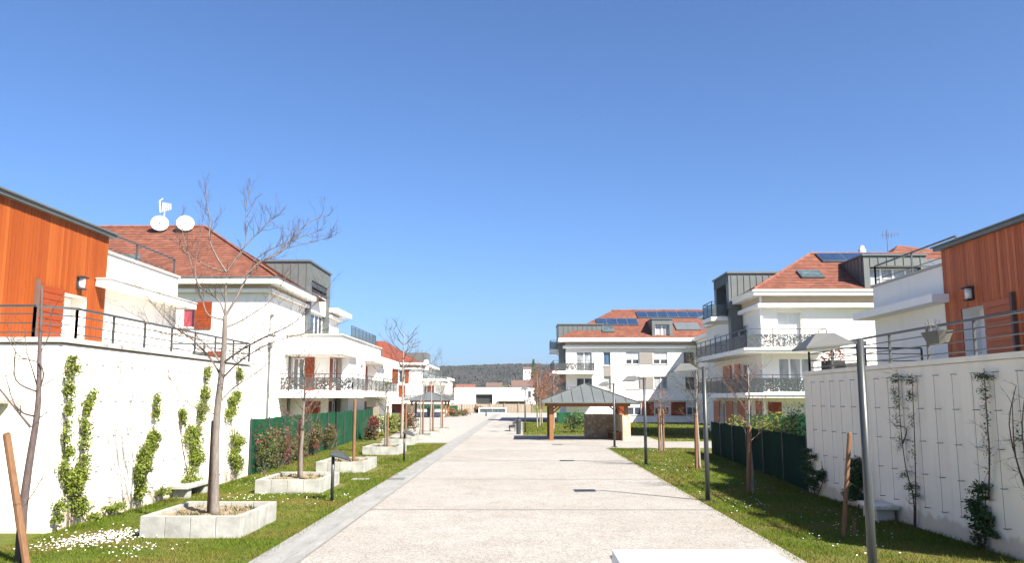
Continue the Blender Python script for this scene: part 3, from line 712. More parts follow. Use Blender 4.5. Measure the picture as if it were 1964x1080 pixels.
def sat_dish(loc, label, r=.52):
    d = thing("satellite_dish", loc, label, "satellite dish", "satellite dishes on the left roof ridge")
    x, y, z = loc
    mb = MB(); mb.tube([(x, y, z - .15), (x, y, z + .45)], .03, 6); mb.build("mast", "zinc", d)
    mb = MB(); ax = Vector((.35, -.9, .28)).normalized(); u = ax.orthogonal().normalized(); v = ax.cross(u); c = Vector((x, y - .12, z + .62)); rings = 5; base = len(mb.v)
    mb.v.append(tuple(c - ax * .1))
    for i in range(1, rings + 1):
        rr = r * i / rings
        for k in range(24):
            a = k * math.pi / 12; mb.v.append(tuple(c + (u * math.cos(a) + v * math.sin(a)) * rr + ax * (-.1 + .1 * (i / rings) ** 2)))
    for k in range(24): mb.f.append((0, 1 + k, 1 + (k + 1) % 24)); mb.mi.append(0)
    for i in range(1, rings):
        for k in range(24):
            p = 1 + (i - 1) * 24; q = 1 + i * 24; mb.f.append((p + k, q + k, q + (k + 1) % 24, p + (k + 1) % 24)); mb.mi.append(0)
    dd = mb.build("dish", "dish_white", d, smooth=True); so_ = dd.modifiers.new("thick", 'SOLIDIFY'); so_.thickness = .02
    mb = MB(); tip = c + ax * .42 - Vector((0, 0, .2)); mb.beam(c - Vector((0, 0, r * .9)), tip, .02); mb.box(tip.x - .04, tip.x + .04, tip.y - .05, tip.y + .05, tip.z - .03, tip.z + .06); mb.build("feed_arm", "zinc_dark", d)
sat_dish((-22.5, 50.8, 12.72), "left of two white satellite dishes, the one under the aerial")
sat_dish((-20.9, 50.8, 12.72), "right of two white satellite dishes, behind the bare tree twigs")
d = thing("tv_aerial", (-22.6, 51.5, 13.2), "white rooftop television aerial above the left satellite dish", "aerial")
mb = MB(); mb.tube([(-22.6, 51.5, 13.1), (-22.6, 51.5, 14.75)], .03, 6); mb.build("mast", "dish_white", d)
mb = MB(); mb.beam((-22.75, 51.5, 14.55), (-22.1, 51.3, 14.45), .045)
for k in range(5): mb.beam((-22.7 + .14 * k, 51.48 - .04 * k, 14.25 + .02 * k), (-22.72 + .14 * k, 51.48 - .04 * k, 14.85 - .03 * k), .035)
mb.beam((-22.85, 51.5, 14.2), (-22.95, 51.5, 14.95), .06); mb.beam((-22.95, 51.5, 14.95), (-22.75, 51.5, 15.1), .05); mb.build("antenna_rods", "dish_white", d)

# ------------------------------------------------------------------ second block on the left, farther down the path
t = thing("apartment_block", (-19, 149, 0), "farther white apartment block on the left with bright red hip roof", "building")
Y2 = 147.0; fF, fE = Fr(0, Y2, *FRONT), Fr(-17.7, 0, *EAST)
hF = [(-24.0, -22.8, 5.3, 7.45), (-21.5, -20.5, 5.3, 7.45), (-23.9, -22.6, .5, 2.35)]
mb = MB(); wall(mb, fF, -43, -17.7, 0, 7.85, hF); wall(mb, fE, Y2, 173, 0, 7.85); mb.poly([(-43, Y2, 0), (-43, 173, 0), (-43, 173, 7.85), (-43, Y2, 7.85)]); mb.build("wall", "white_render", t)
for h in hF: window(t, fF, *h)
for a in ((-22.7, -21.6, 5.15, 7.6), (-20.4, -19.7, 5.15, 7.6), (-21.5, -20.3, 2.75, 4.8), (-22.5, -20.0, .1, 2.3), (-25.3, -24.2, .1, 2.3)): shutter(t, fF, *a)
mb = MB(); mb.box(-43, -17.6, Y2 - .05, 173, 7.853, 8.4); mb.build("frieze", "frieze_tan", t)
mb = MB(); mb.box(-44, -16.9, Y2 - .75, 173, 8.403, 8.75); mb.box(-43, -17.4, Y2 - .35, 173, 7.6, 7.847); mb.build("eave", "white_trim", t)
mb = MB(); roof_face(mb, (-43, Y2 - .75, 8.75), (-18.0, Y2 - .75, 8.75), (-25.4, Y2 + 7.5, 13.1), (-43, Y2 + 7.5, 13.1)); roof_face(mb, (-18.0, Y2 - .75, 8.75), (-18.0, Y2 + 16, 8.75), (-25.4, Y2 + 7.5, 13.1), (-25.4, Y2 + 7.5, 13.1)); mb.build("roof", "terracotta_bright", t)
mb = MB(); mb.box(-22.6, -17.4, 154, 160, 8.6, 10.9); seams(mb, Fr(0, 154, *FRONT), -22.4, -17.6, 0, 8.7, 10.9, .6); mb.build("zinc_tower", "zinc", t)
mb = MB(); mb.box(-26.8, -24.8, Y2 - .5, Y2 + 4, 8.75, 11.0); mb.build("dormer", "zinc", t); window(t, Fr(0, Y2 - .5, *FRONT), -26.5, -25.6, 8.85, 10.4, -.06, 0, sill=False)
mb = MB(); mb.box(-23, -13.8, 149.2, 161, 5.68, 6.0); mb.box(-17.65, -14.3, 150, 170, 0, 1.65); mb.box(-17.65, -15.5, 151, 170, 2.1, 5.0); mb.box(-17.65, -14.1, 150.2, 170, 5.003, 5.67); mb.build("lower_wing", "white_render", t)
mb = MB(); mb.box(-26, -12.9, Y2 - 2.8, 164, 1.653, 2.097); mb.build("balcony_slab", "white_trim", t)
railing(t, [(-20.5, Y2 - 2.5), (-13.2, Y2 - 2.5), (-13.2, 163)], 2.1, 1.3, "perf", "balcony_railing", panel_h=1.0)
fl = Fr(0, 151, *FRONT); shutter(t, fl, -16.9, -15.7, 2.1, 4.8); window(t, fl, -17.55, -16.95, 2.1, 4.8, -.06, 0, sill=False)
railing(t, [(-17.5, 149.6), (-14.0, 149.6), (-14.0, 159)], 6.0, 1.8, "glass", "terrace_screen", panel_h=1.5)
mb = MB(); mb.box(-17.5, -16.9, 150.5, 153, 6.0, 9.4); mb.build("screen_wall", "white_trim", t)
t = thing("apartment_block", (-20, 190, 0), "low cream apartment block with brown shutters, farthest on the left", "building")
mb = MB(); mb.box(-40, -16.4, 176, 200, 0, 6.7); mb.build("wall", "pink_wall", t)
mb = MB(); mb.box(-41, -16.0, 175.4, 201, 6.703, 7.1); mb.build("roof", "white_trim", t)
f = Fr(0, 176, *FRONT)
for u in (-21.0, -19.0, -17.4): shutter(t, f, u, u + .8, 3.4, 5.6); window(t, f, u - .8, u - .02, 3.4, 5.6, -.06, 0, sill=False)
railing(t, [(-20.5, 174), (-14.4, 174), (-14.4, 176)], 2.2, 1.2, "perf", "balcony_railing"); mb = MB(); mb.box(-20.6, -14.3, 173.9, 176, 1.8, 2.2); mb.build("balcony_slab", "white_trim", t)

# ------------------------------------------------------------------ near block on the right
t = thing("apartment_block", (14.9, 52, 0), "near white apartment block on the right with wraparound balconies and solar panels", "building")
BX, BY = 14.86, 51.5
fF, fW = Fr(0, BY, *FRONT), Fr(BX, 0, *WEST)
hF = [(15.8, 17.25, 5.58, 7.78), (15.8, 17.9, 2.95, 4.98), (15.87, 17.4, .1, 2.25)]
hW = [(54.8, 57.0, 5.58, 7.3), (54.8, 57.0, 2.95, 4.8), (57.05, 58.45, 2.95, 4.8), (59.4, 61.0, 2.95, 4.8), (54.6, 56.1, .1, 2.25), (58.05, 59.2, .1, 2.25), (61.5, 63.2, .1, 2.25), (62.5, 64.4, 5.58, 7.3)]
mb = MB(); wall(mb, fF, BX, 32, 0, 8.3, hF, .3); wall(mb, fW, BY, 67, 0, 8.3, hW)
mb.poly([(32, BY, 0), (32, 67, 0), (32, 67, 8.3), (32, BY, 8.3)]); mb.poly([(BX, 67, 0), (32, 67, 0), (32, 67, 8.3), (BX, 67, 8.3)]); mb.build("wall", "white_render", t)
window(t, fF, *hF[0], .3, 1, roll=1.0, sill=False); window(t, fF, *hF[1], .3, 2, "glass_curtain", sill=False); window(t, fF, *hF[2], .3, 1, roll=1.0, sill=False)
shutter(t, fF, 15.0, 15.82, .3, 2.3)
window(t, fW, *hW[0], .2, 1, roll=1.0, sill=False); window(t, fW, *hW[1], .2, 1, "glass_dark", sill=False); window(t, fW, *hW[7], .2, 1, roll=1.0, sill=False)
for h in hW[2:4]: window(t, fW, *h, .2, 1, "glass_curtain", sill=False)
for h in hW[4:7]: window(t, fW, *h, .2, 1, "glass_curtain", sill=False)
for a, b in ((57.1, 58.5), (59.5, 61.8)): shutter(t, fW, a, b, 2.95, 4.85, mat="shutter_shaded")
for a, b in ((52.3, 53.5), (56.2, 58.0), (59.3, 61.4), (63.3, 65.2)): shutter(t, fW, a, b, .1, 2.35, mat="shutter_shaded")
mb = MB(); mb.box(BX - .05, 32, BY - .05, 56, 8.303, 8.85); mb.box(BX - .05, 32, 60.3, 67, 8.303, 8.85); mb.build("frieze", "frieze_tan", t)
mb = MB(); mb.box(BX - .35, 32, BY - .5, 56, 8.06, 8.3); mb.box(BX - .35, BX + 1, 60.3, 67, 8.06, 8.3); mb.build("string_course", "white_trim", t)
mb = MB(); mb.box(BX - .65, 32, BY - .75, 56, 8.78, 9.0); mb.box(BX - .65, BX + 2, 60.3, 67, 8.78, 9.0); mb.box(BX - .72, 32, BY - .82, 56, 9.003, 9.12); mb.build("eave", "white_trim", t)
mb = MB()
roof_face(mb, (BX - .6, BY - .7, 9.12), (32.5, BY - .7, 9.12), (32.5, 56.6, 12.3), (19.8, 56.6, 12.3))
roof_face(mb, (BX - .6, BY - .7, 9.12), (BX - .6, 62.5, 9.12), (19.8, 56.6, 12.3), (19.8, 56.6, 12.3))
roof_face(mb, (BX - .6, 62.5, 9.12), (32.5, 62.5, 9.12), (32.5, 56.6, 12.3), (19.8, 56.6, 12.3))
mb.tube([(19.8, 56.6, 12.34), (32, 56.6, 12.34)], .12, 6); mb.tube([(BX - .6, BY - .7, 9.16), (19.8, 56.6, 12.34)], .09, 6)
mb.build("roof", "terracotta", t)
def slope_panel(parent, name, yb, y0, z0, yr, zr, x0, x1, s0, s1, n, mat, skew=0.0):
    """flat panels lying on a roof slope that rises from (y0,z0) to (yr,zr)"""
    dy, dz = yr - y0, zr - z0; L = math.hypot(dy, dz); ny, nz = -dz / L, dy / L
    def q(x, s, h): return (x, y0 + dy * s + ny * h, z0 + dz * s + nz * h)
    mb = MB(); mb.hexa([q(x0, s0, .05), q(x1, s0, .05), q(x1, s1, .05), q(x0, s1, .05), q(x0, s0, .15), q(x1, s0, .15), q(x1, s1, .15), q(x0, s1, .15)])
    o = mb.build(name, "zinc_dark", parent)
    w = (x1 - x0) / n
    for i in range(n):
        g = MB(); a, b = x0 + w * i + .03, x0 + w * (i + 1) - .03
        g.hexa([q(a, s0 + .012, .14), q(b, s0 + .012, .14), q(b, s1 - .012, .14), q(a, s1 - .012, .14), q(a, s0 + .012, .165), q(b, s0 + .012, .165), q(b, s1 - .012, .165), q(a, s1 - .012, .165)])
        g.build("pane", mat, o)
RS = (BY - .7, 9.12, 56.6, 12.3)
slope_panel(t, "solar_array", 0, *RS, 20.1, 25.0, .74, .985, 3, "solar")
slope_panel(t, "skylight", 0, *RS, 17.75, 19.2, .28, .47, 1, "glass_green")
slope_panel(t, "solar_array", 0, *RS, 25.3, 28.8, .5, .78, 2, "solar_pale")
# zinc roof dormer facing the camera
mb = MB(); mb.box(21.1, 21.45, 51.0, 56.5, 9.15, 11.25); mb.box(24.6, 24.95, 51.0, 56.5, 9.15, 11.25); mb.box(21.453, 24.597, 51.0, 56.5, 10.55, 11.25); mb.box(21.453, 24.597, 51.5, 56.5, 9.15, 10.547)
seams(mb, Fr(0, 51.0, *FRONT), 21.5, 24.6, 0, 10.6, 11.25, .5); seams(mb, Fr(21.1, 0, *WEST), 51.3, 56.2, 0, 9.2, 11.25, .55); mb.build("dormer", "zinc", t)
mb = MB(); mb.box(21.0, 25.05, 50.9, 56.6, 11.253, 11.34); mb.build("dormer_cap", "zinc_dark", t)
window(t, Fr(0, 51.45, *FRONT), 21.5, 24.55, 9.2, 10.5, -.02, 3, "glass_curtain", sill=False)
# zinc stair tower facing the path
mb = MB(); mb.box(14.0, 19, 56.0, 56.7, 8.5, 10.9); mb.box(14.0, 19, 59.6, 60.25, 8.5, 10.9); mb.box(14.9, 19, 56.703, 59.597, 8.5, 10.9); mb.box(14.0, 14.9, 56.703, 59.597, 10.3, 10.9)
mb.box(14.05, BX - .01, 55.9, 56.6, 5.6, 8.497); seams(mb, Fr(0, 56.0, *FRONT), 14.2, 18.9, 0, 8.9, 10.9, .42); seams(mb, Fr(14.0, 0, *WEST), 56.2, 60.1, 0, 10.3, 10.9, .45); mb.build("zinc_tower", "zinc", t)
mb = MB(); mb.box(13.9, 19.1, 55.9, 60.35, 10.903, 11.03); mb.build("tower_cap", "zinc_dark", t)
window(t, Fr(14.9, 0, *WEST), 57.0, 59.3, 8.5, 10.2, -.06, 1, "glass_curtain", sill=False)
mb = MB(); mb.box(12.9, BX - .02, 56.61, 59.5, 7.75, 8.02); mb.build("tower_balcony_slab", "white_trim", t)
railing(t, [(13.98, 56.7), (12.98, 56.7), (12.98, 59.4), (13.98, 59.4)], 8.02, 1.05, "glass", "tower_railing", "anthracite", panel_h=.78)
# wraparound balconies
for z0, z1, x1 in ((5.24, 5.52, 18.35), (2.55, 2.85, 19.5)):
    mb = MB(); mb.box(13.35, x1, 49.95, BY - .003, z0, z1); mb.box(13.35, BX - .003, BY, 64.5, z0, z1); mb.box(13.25, x1 + .1, 49.85, BY - .3, z1 - .13, z1 - .02); mb.build("balcony_slab", "white_trim", t)
railing(t, [(18.25, 51.4), (18.25, 50.05), (13.45, 50.05), (13.45, 64.3)], 5.52, 1.12, "perf", "balcony_railing", panel_h=.72)
railing(t, [(19.4, 51.4), (19.4, 50.05), (13.45, 50.05), (13.45, 64.3)], 2.85, 1.05, "perf", "balcony_railing", "anthracite", panel_h=.78, panel_mat="perforated_dark")
mb = MB(); mb.box(BX - .12, BX - .02, BY - .14, BY - .04, 0, 9.0); mb.build("downpipe", "plastic_white", t)
mb = MB(); mb.tube([(23.6, 57.2, 12.2), (23.6, 57.2, 12.75)], .26, 10); mb.tube([(23.6, 57.2, 12.75), (23.6, 57.2, 13.0)], [.18, .14], 10); mb.build("chimney", "plastic_white", t)
d = thing("tv_aerial", (25.3, 57, 12.3), "thin grey television aerial on the right roof beside the chimney pot", "aerial")
mb = MB(); mb.tube([(25.3, 57, 12.2), (25.3, 57, 14.1)], .025, 5); mb.build("mast", "zinc", d)
mb = MB(); mb.beam((24.9, 57, 13.7), (26.1, 56.8, 13.75), .025)
for k in range(6): mb.beam((25.0 + .2 * k, 56.98, 13.45 + .03 * k), (25.0 + .2 * k, 56.9, 14.0 - .03 * k), .02)
mb.beam((25.0, 57, 13.0), (25.7, 57, 13.1), .02); mb.build("antenna_rods", "zinc", d)
t = thing("apartment_block", (33, 74, 0), "red hip-roofed block showing only its roof behind the right dormer", "building")
mb = MB(); mb.box(29.5, 46, 70, 84, 0, 12.1); mb.build("wall", "white_render", t)
mb = MB(); roof_face(mb, (29, 69.5, 12.1), (46.5, 69.5, 12.1), (40.5, 77, 16.0), (35.2, 77, 16.7)); roof_face(mb, (29, 69.5, 12.1), (29, 84.5, 12.1), (35.2, 77, 16.7), (35.2, 77, 16.7)); roof_face(mb, (46.5, 69.5, 12.1), (46.5, 84.5, 12.1), (40.5, 77, 16.0), (40.5, 77, 16.0)); mb.build("roof", "terracotta", t)

# ------------------------------------------------------------------ far block on the right
t = thing("apartment_block", (8, 91, 0), "far white apartment block on the right with two rows of dark solar panels", "building")
CX, CY = 4.8, 90.0
fF, fW = Fr(0, CY, *FRONT), Fr(CX, 0, *WEST)
hF = [(5.9, 7.6, 5.4, 7.5), (8.8, 9.6, 6.0, 7.5), (8.8, 9.6, 3.4, 4.9), (11.2, 12.65, 6.15, 7.5), (14.15, 15.7, 6.15, 7.5), (11.2, 12.65, 3.5, 4.85), (14.15, 15.7, 3.5, 4.85), (17.4, 18.6, 6.0, 7.5), (17.5, 18.6, 3.4, 4.85),
      (5.9, 7.6, 2.62, 4.7), (11.3, 12.75, .75, 2.1), (14.2, 15.75, .75, 2.1), (17.6, 18.9, .75, 2.1)]
mb = MB(); wall(mb, fF, CX, 27, 0, 8.2, hF); wall(mb, fW, CY, 106, 0, 8.2); mb.poly([(27, CY, 0), (27, 106, 0), (27, 106, 8.2), (27, CY, 8.2)]); mb.poly([(CX, 106, 0), (27, 106, 0), (27, 106, 8.2), (CX, 106, 8.2)]); mb.build("wall", "white_render", t)
window(t, fF, *hF[0], pane="glass_curtain", sill=False); window(t, fF, *hF[1], mull=0, pane="glass_sky"); window(t, fF, *hF[2], mull=0, pane="glass_curtain")
window(t, fF, *hF[3], roll=.62); window(t, fF, *hF[4], roll=.62); window(t, fF, *hF[5], roll=.97); window(t, fF, *hF[6], pane="glass_curtain")
for h in hF[7:9]: window(t, fF, *h, mull=0)
window(t, fF, *hF[9], sill=False)
for h in hF[10:]: window(t, fF, *h, roll=.4)
def panel(u0, u1, z0, z1, mat="taupe_panel"):
    mb = MB(); mb.fbox(fF, u0, u1, .003, .03, z0, z1); mb.build("facade_panel", mat, t)
panel(12.68, 14.12, 6.15, 7.5); panel(12.68, 14.12, 3.5, 4.85); panel(8.8, 9.6, 4.9, 5.93)
for a, b in ((12.85, 14.1), (15.9, 17.5), (10.0, 11.2)): shutter(t, fF, a, b, .7, 2.15)
mb = MB(); mb.box(18.75, 32, 79, CY - .003, 0, 8.6); mb.build("side_wing", "white_render", t)
mb = MB(); mb.box(18.4, 32.4, 78.6, CY - .9, 8.603, 9.0); mb.build("wing_eave", "white_trim", t)
mb = MB(); mb.box(CX - .05, 18.7, CY - .05, 106, 8.203, 8.5); mb.build("frieze", "frieze_tan", t)
mb = MB(); mb.box(CX - .3, 27, CY - .35, 106, 7.9, 8.15); mb.build("string_course", "white_trim", t)
mb = MB(); mb.box(CX - .8, 27, CY - .8, 106, 8.55, 8.95); mb.build("eave", "white_trim", t)
mb = MB(); mb.box(CX + 4.5, 27, CY - .18, CY - .003, 2.3, 2.62); mb.build("plinth_course", "white_trim", t)
mb = MB()
roof_face(mb, (CX - .75, CY - .75, 8.96), (27.5, CY - .75, 8.96), (27.5, 96.5, 12.6), (10.5, 96.5, 12.6)); roof_face(mb, (CX - .75, CY - .75, 8.96), (CX - .75, 104, 8.96), (10.5, 96.5, 12.6), (10.5, 96.5, 12.6))
mb.tube([(10.5, 96.5, 12.64), (27, 96.5, 12.64)], .13, 6); mb.build("roof", "terracotta", t)
RS = (CY - .75, 8.96, 96.5, 12.6)
slope_panel(t, "solar_array", 0, *RS, 8.4, 13.0, .42, .66, 4, "solar"); slope_panel(t, "solar_array", 0, *RS, 13.2, 22.5, .69, .93, 8, "solar"); slope_panel(t, "solar_array", 0, *RS, 16.9, 19.6, .24, .5, 2, "solar_pale"); slope_panel(t, "skylight", 0, *RS, 8.8, 10.1, .17, .37, 1, "glass_green")
mb = MB(); mb.box(14.05, 14.4, 89.6, 94, 8.97, 10.95); mb.box(15.9, 16.25, 89.6, 94, 8.97, 10.95); mb.box(14.403, 15.897, 89.6, 94, 10.4, 10.95); mb.box(14.403, 15.897, 90, 94, 8.97, 10.397); mb.box(13.98, 16.32, 89.5, 94.2, 10.953, 11.05); mb.build("dormer", "zinc", t)
window(t, Fr(0, 89.95, *FRONT), 14.42, 15.88, 9.0, 10.35, -.02, 1, "glass_curtain", sill=False)
mb = MB(); mb.box(4.0, 9, 91, 95, 8.97, 10.5); seams(mb, Fr(0, 91, *FRONT), 4.1, 8.8, 0, 9, 10.5, .5); mb.box(3.93, 9, 90.9, 95.1, 10.503, 10.62); mb.box(4.1, CX - .06, 91, 92.2, 3, 8.5); mb.build("zinc_tower", "zinc", t)
for z in (5.1, 2.3):
    mb = MB(); mb.box(3.3, 7.8, 88.5, CY - .003, z, z + .3); mb.box(3.3, CX - .003, CY, 99, z, z + .3); mb.build("balcony_slab", "white_trim", t)
    railing(t, [(7.7, 89.9), (7.7, 88.6), (3.4, 88.6), (3.4, 98.8)], z + .3, 1.1, "perf", "balcony_railing", panel_h=.75)
mb = MB(); mb.box(3.2, 4.1, 92.3, 96, 7.55, 7.85); mb.build("tower_balcony_slab", "white_trim", t)
railing(t, [(4.05, 92.4), (3.25, 92.4), (3.25, 95.9)], 7.85, 1.05, "glass", "tower_railing", panel_h=.8)

# ------------------------------------------------------------------ far end of the path
t = thing("industrial_hall", (-6, 175, 0), "long flat-roofed white hall with one black doorway at the end of the path", "building")
f = Fr(0, 175, *FRONT); hh = [(-9.5, -6.0, 1.3, 3.4)]
mb = MB(); wall(mb, f, -13.9, 1.2, 0, 4.8, hh, .6); mb.poly([(-13.9, 175, 0), (-13.9, 200, 0), (-13.9, 200, 4.8), (-13.9, 175, 4.8)]); mb.poly([(1.2, 175, 0), (1.2, 200, 0), (1.2, 200, 4.8), (1.2, 175, 4.8)]); mb.poly([(-13.9, 175, 4.79), (1.2, 175, 4.79), (1.2, 200, 4.79), (-13.9, 200, 4.79)]); mb.build("wall", "hall_white", t)
mb = MB(); mb.fbox(f, -9.5, -6, -.62, -.58, 1.3, 3.4); mb.build("doorway", "black_rubber", t)
mb = MB(); mb.box(-16.3, -13.95, 177, 195, 0, 2.9); mb.build("annex", "hall_white", t)
mb = MB(); mb.box(-4.9, 1.1, 172.8, 174.9, 1.95, 2.25); mb.build("awning", "coping_stone", t); mb = MB(); mb.fbox(f, -4.7, 1.0, .003, .2, 1.45, 1.9); mb.build("brown_band", "brown_roof", t)
t = thing("board_fence", (-8, 150, 0), "beige board fence crossing the far end of the path", "fence")
mb = MB()
for k in range(33): mb.box(-13.1 + .46 * k, -13.1 + .46 * k + .44, 150, 150.05, 0, 1.55)
mb.build("board_panel", "fence_board", t)
for k in range(7):
    mb = MB(); mb.box(-13 + 2.5 * k - .07, -13 + 2.5 * k + .07, 149.85, 149.995, 0, 1.75); mb.build("post", "fence_board", t)
t = thing("display_case", (-5.2, 146, 0), "long low white framed case with dark glass before the beige fence", "display case")
mb = MB(); mb.box(-7.4, -7.2, 146, 146.4, 0, .95); mb.box(-2.8, -2.6, 146, 146.4, 0, .95); mb.box(-7.2, -2.8, 146, 146.4, .8, .95); mb.box(-7.2, -2.8, 146, 146.4, 0, .1); mb.build("frame", "plastic_white", t)
mb = MB(); mb.box(-7.19, -5.05, 146.15, 146.2, .11, .79); mb.box(-4.95, -2.81, 146.15, 146.2, .11, .79); mb.build("pane", "glass_green", t)
t = thing("drinking_fountain", (-5.1, 122, 0), "small dark fountain post standing alone on the far plaza", "fountain")
mb = MB(); mb.tube([(-5.1, 122, 0), (-5.1, 122, .9)], [.12, .09], 8); mb.build("post", "anthracite", t); mb = MB(); mb.tube([(-5.25, 122, .85), (-5.25, 122, 1.0)], [.12, .22], 8); mb.build("basin", "zinc", t)
def house(x, y, z, w, h, lab, roof="brown_roof", wm="hall_white"):
    t = thing("house", (x, y, z), lab, "house")
    mb = MB(); mb.box(x - w / 2, x + w / 2, y, y + w * .7, z - 8, z + h); mb.build("wall", wm, t)
    mb = MB(); a, b, c = z + h, z + h + w * .28, w / 2 + .4
    mb.poly([(x - c, y - .4, a), (x + c, y - .4, a), (x + c, y + w * .35, b), (x - c, y + w * .35, b)]); mb.poly([(x - c, y + w * .7 + .4, a), (x + c, y + w * .7 + .4, a), (x + c, y + w * .35, b), (x - c, y + w * .35, b)])
    for s in (-1, 1): mb.poly([(x + s * w / 2, y, a), (x + s * w / 2, y + w * .7, a), (x + s * w / 2, y + w * .35, b)])
    mb.build("roof", roof, t)
    f = Fr(0, y, *FRONT)
    mb = MB()
    for k in (-.25, .25): mb.fbox(f, x + k * w - w * .06, x + k * w + w * .06, .01, .08, z + h * .4, z + h * .75)
    mb.build("window", "glass_dark", t)
house(-22, 330, 0, 7, 6.2, "cream house with red roof between bare trees left of the hall", "terracotta", "pink_wall")
house(-28, 300, 0, 6, 6.0, "pale pink house peeping over the leftmost far block", "terracotta", "pink_wall")
house(-11, 340, 0, 6, 7.3, "small white house just above the hall's flat roof")
house(1, 360, 0, 10, 7.6, "broad white house just right of the small one above the hall")
house(6.5, 880, 26, 9, 7, "white house halfway up the wooded hill by the copper trees")
house(4.5, 500, 4, 6, 8, "slim pale house among dark firs below the hill")
t = thing("conifer", (9, 620, 0), "tall dark pointed fir below the hill near the copper trees", "tree")
mb = MB(); rnd = random.Random(5)
for k in range(12): clump(mb, (9, 620, 8 + k * 2.0), (4.2 * (1 - k / 12.5), 3.5 * (1 - k / 12.5), 1.6), 60, .9, rnd)
mb.build("crown", "leaf_deep", t); mb = MB(); mb.tube([(9, 620, 0), (9, 620, 28)], [.5, .1], 6); mb.build("trunk", "bark_dark", t)

# ------------------------------------------------------------------ gazebos
def gazebo(label, masonry=True):
    t = thing("gazebo", (0, 0, 0), label, "gazebo", "timber gazebos with zinc pyramid roofs")
    w = 2.25
    for sx in (-1, 1):
        for sy in (-1, 1):
            z0 = 1.5 if (sx > 0 and masonry) else 0
            mb = MB(); mb.box(sx * w - .12, sx * w + .12, sy * w - .12, sy * w + .12, z0, 2.02); p = mb.build("post", "post_wood", t, bevel=.012)
            mb = MB()
            for ax in ((1, 0), (0, 1)):
                a = Vector((sx * w, sy * w, 1.55)); b = a + Vector((-sx * .55 * ax[0], -sy * .55 * ax[1], .47)); mb.beam(a, b, .09)
            mb.build("brace", "post_wood", p)
    mb = MB()
    for s in (-1, 1): mb.box(-w - .25, w + .25, s * w - .07, s * w + .07, 2.023, 2.25)
    for s in (-1, 1): mb.box(s * w - .07, s * w + .07, -w - .25, w + .25, 2.253, 2.36)
    mb.build("beam", "post_wood", t)
    mb = MB(); e = 2.85; ap = Vector((0, 0, 3.42)); zb = 2.30
    C = [Vector((-e, -e, zb)), Vector((e, -e, zb)), Vector((e, e, zb)), Vector((-e, e, zb))]
    for i in range(4):
        a, b = C[i], C[(i + 1) % 4]; mb.poly([a, b, ap]); mb.poly([a, b, b - Vector((0, 0, .07)), a - Vector((0, 0, .07))])
        mb.poly([a - Vector((0, 0, .07)), b - Vector((0, 0, .07)), ap - Vector((0, 0, .12))])
        for k in range(1, 9):
            p = a.lerp(b, k / 9); m_ = (a + b) / 2; tt = abs(k / 9 - .5) * 2
            q = p + (ap - m_) * (1 - tt) * .99
            mb.beam(p + Vector((0, 0, .02)), q + Vector((0, 0, .02)), .03, .05)
        mb.beam(a + Vector((0, 0, .02)), ap + Vector((0, 0, .02)), .07, .06)
    mb.build("roof", "zinc", t)
    if not masonry: return t
    mb = MB(); mb.box(w - .25, w + .22, -w - .2, w + .2, 0, 1.5); mb.box(0.05, w - .253, w - .2, w + .2, 0, 1.497); mb.build("stone_wall", "rubble_stone", t)
    mb = MB(); mb.box(w - .75, w - .28, -w + .3, w - .25, .4, .47); mb.box(w - .7, w - .3, -w + .5, -w + .65, 0, .397); mb.box(w - .7, w - .3, w - .6, w - .45, 0, .397); mb.build("bench_seat", "post_wood", t)
    return t
ga = gazebo("near timber gazebo with zinc pyramid roof and rubble stone wall, right of path")
ga.location = (4.05, 53.1, 0)
gb = gazebo("small distant open timber gazebo left of the path before the white blocks", False); gb.location = (-12.3, 114, 0)

# ------------------------------------------------------------------ street lamps and bollard lights
def street_lamp(label):
    t = thing("street_lamp", (0, 0, 0), label, "street lamp", "tall grey lamps along the right of the path")
    mb = MB(); mb.tube([(0, 0, 0), (0, 0, 1.1), (0, 0, 3.3)], [.061, .058, .052], 14); mb.build("pole", "lamp_grey", t, smooth=True)
    mb = MB(); mb.box(-.15, .15, -.15, .15, 0, .02)
    for a in (-1, 1):
        for b in (-1, 1): mb.tube([(a * .11, b * .11, .02), (a * .11, b * .11, .05)], .015, 6)
    mb.build("base_plate", "lamp_grey", t)
    mb = MB(); mb.beam((.08, 0, 3.24), (-.26, 0, 3.27), .06, .05); mb.build("arm", "anthracite", t)
    mb = MB(); P = [(-.82, -.30, 3.17), (-.20, -.30, 3.23), (-.20, .30, 3.23), (-.82, .30, 3.17)]; Q = [(-.60, -.06, 3.37), (-.36, -.06, 3.38), (-.36, .06, 3.38), (-.60, .06, 3.37)]
    mb.hexa([(x, y, z - .025) for x, y, z in P] + P); mb.hexa(P + Q); mb.build("shade", "lamp_hat", t)
    mb = MB(); mb.hexa([(-.68, -.2, 3.13), (-.34, -.2, 3.16), (-.34, .2, 3.16), (-.68, .2, 3.13), (-.68, -.2, 3.155), (-.34, -.2, 3.19), (-.34, .2, 3.19), (-.68, .2, 3.155)]); mb.build("lens", "lamp_glass", t)
    return t
L0 = street_lamp("nearest tall grey street lamp, in front of the right wall")
spots = [((4.56, 11.3), 0, None), ((4.58, 21.1), 0, "second grey street lamp, beside the dark green fence end"), ((4.7, 32.2), 0, "third grey street lamp, between the cross path and the second lamp"), ((4.83, 44.1), 0, "fourth grey street lamp, in front of the gazebo's stone wall"), ((.28, 63.1), 80, "far dark street lamp left of the copper trees")]
for i, (xy, rz, lab) in enumerate(spots):
    o = L0 if i == 0 else copy_tree(L0)
    o.location = (*xy, 0); o.rotation_euler.z = R(rz)
    if lab: o["label"] = lab
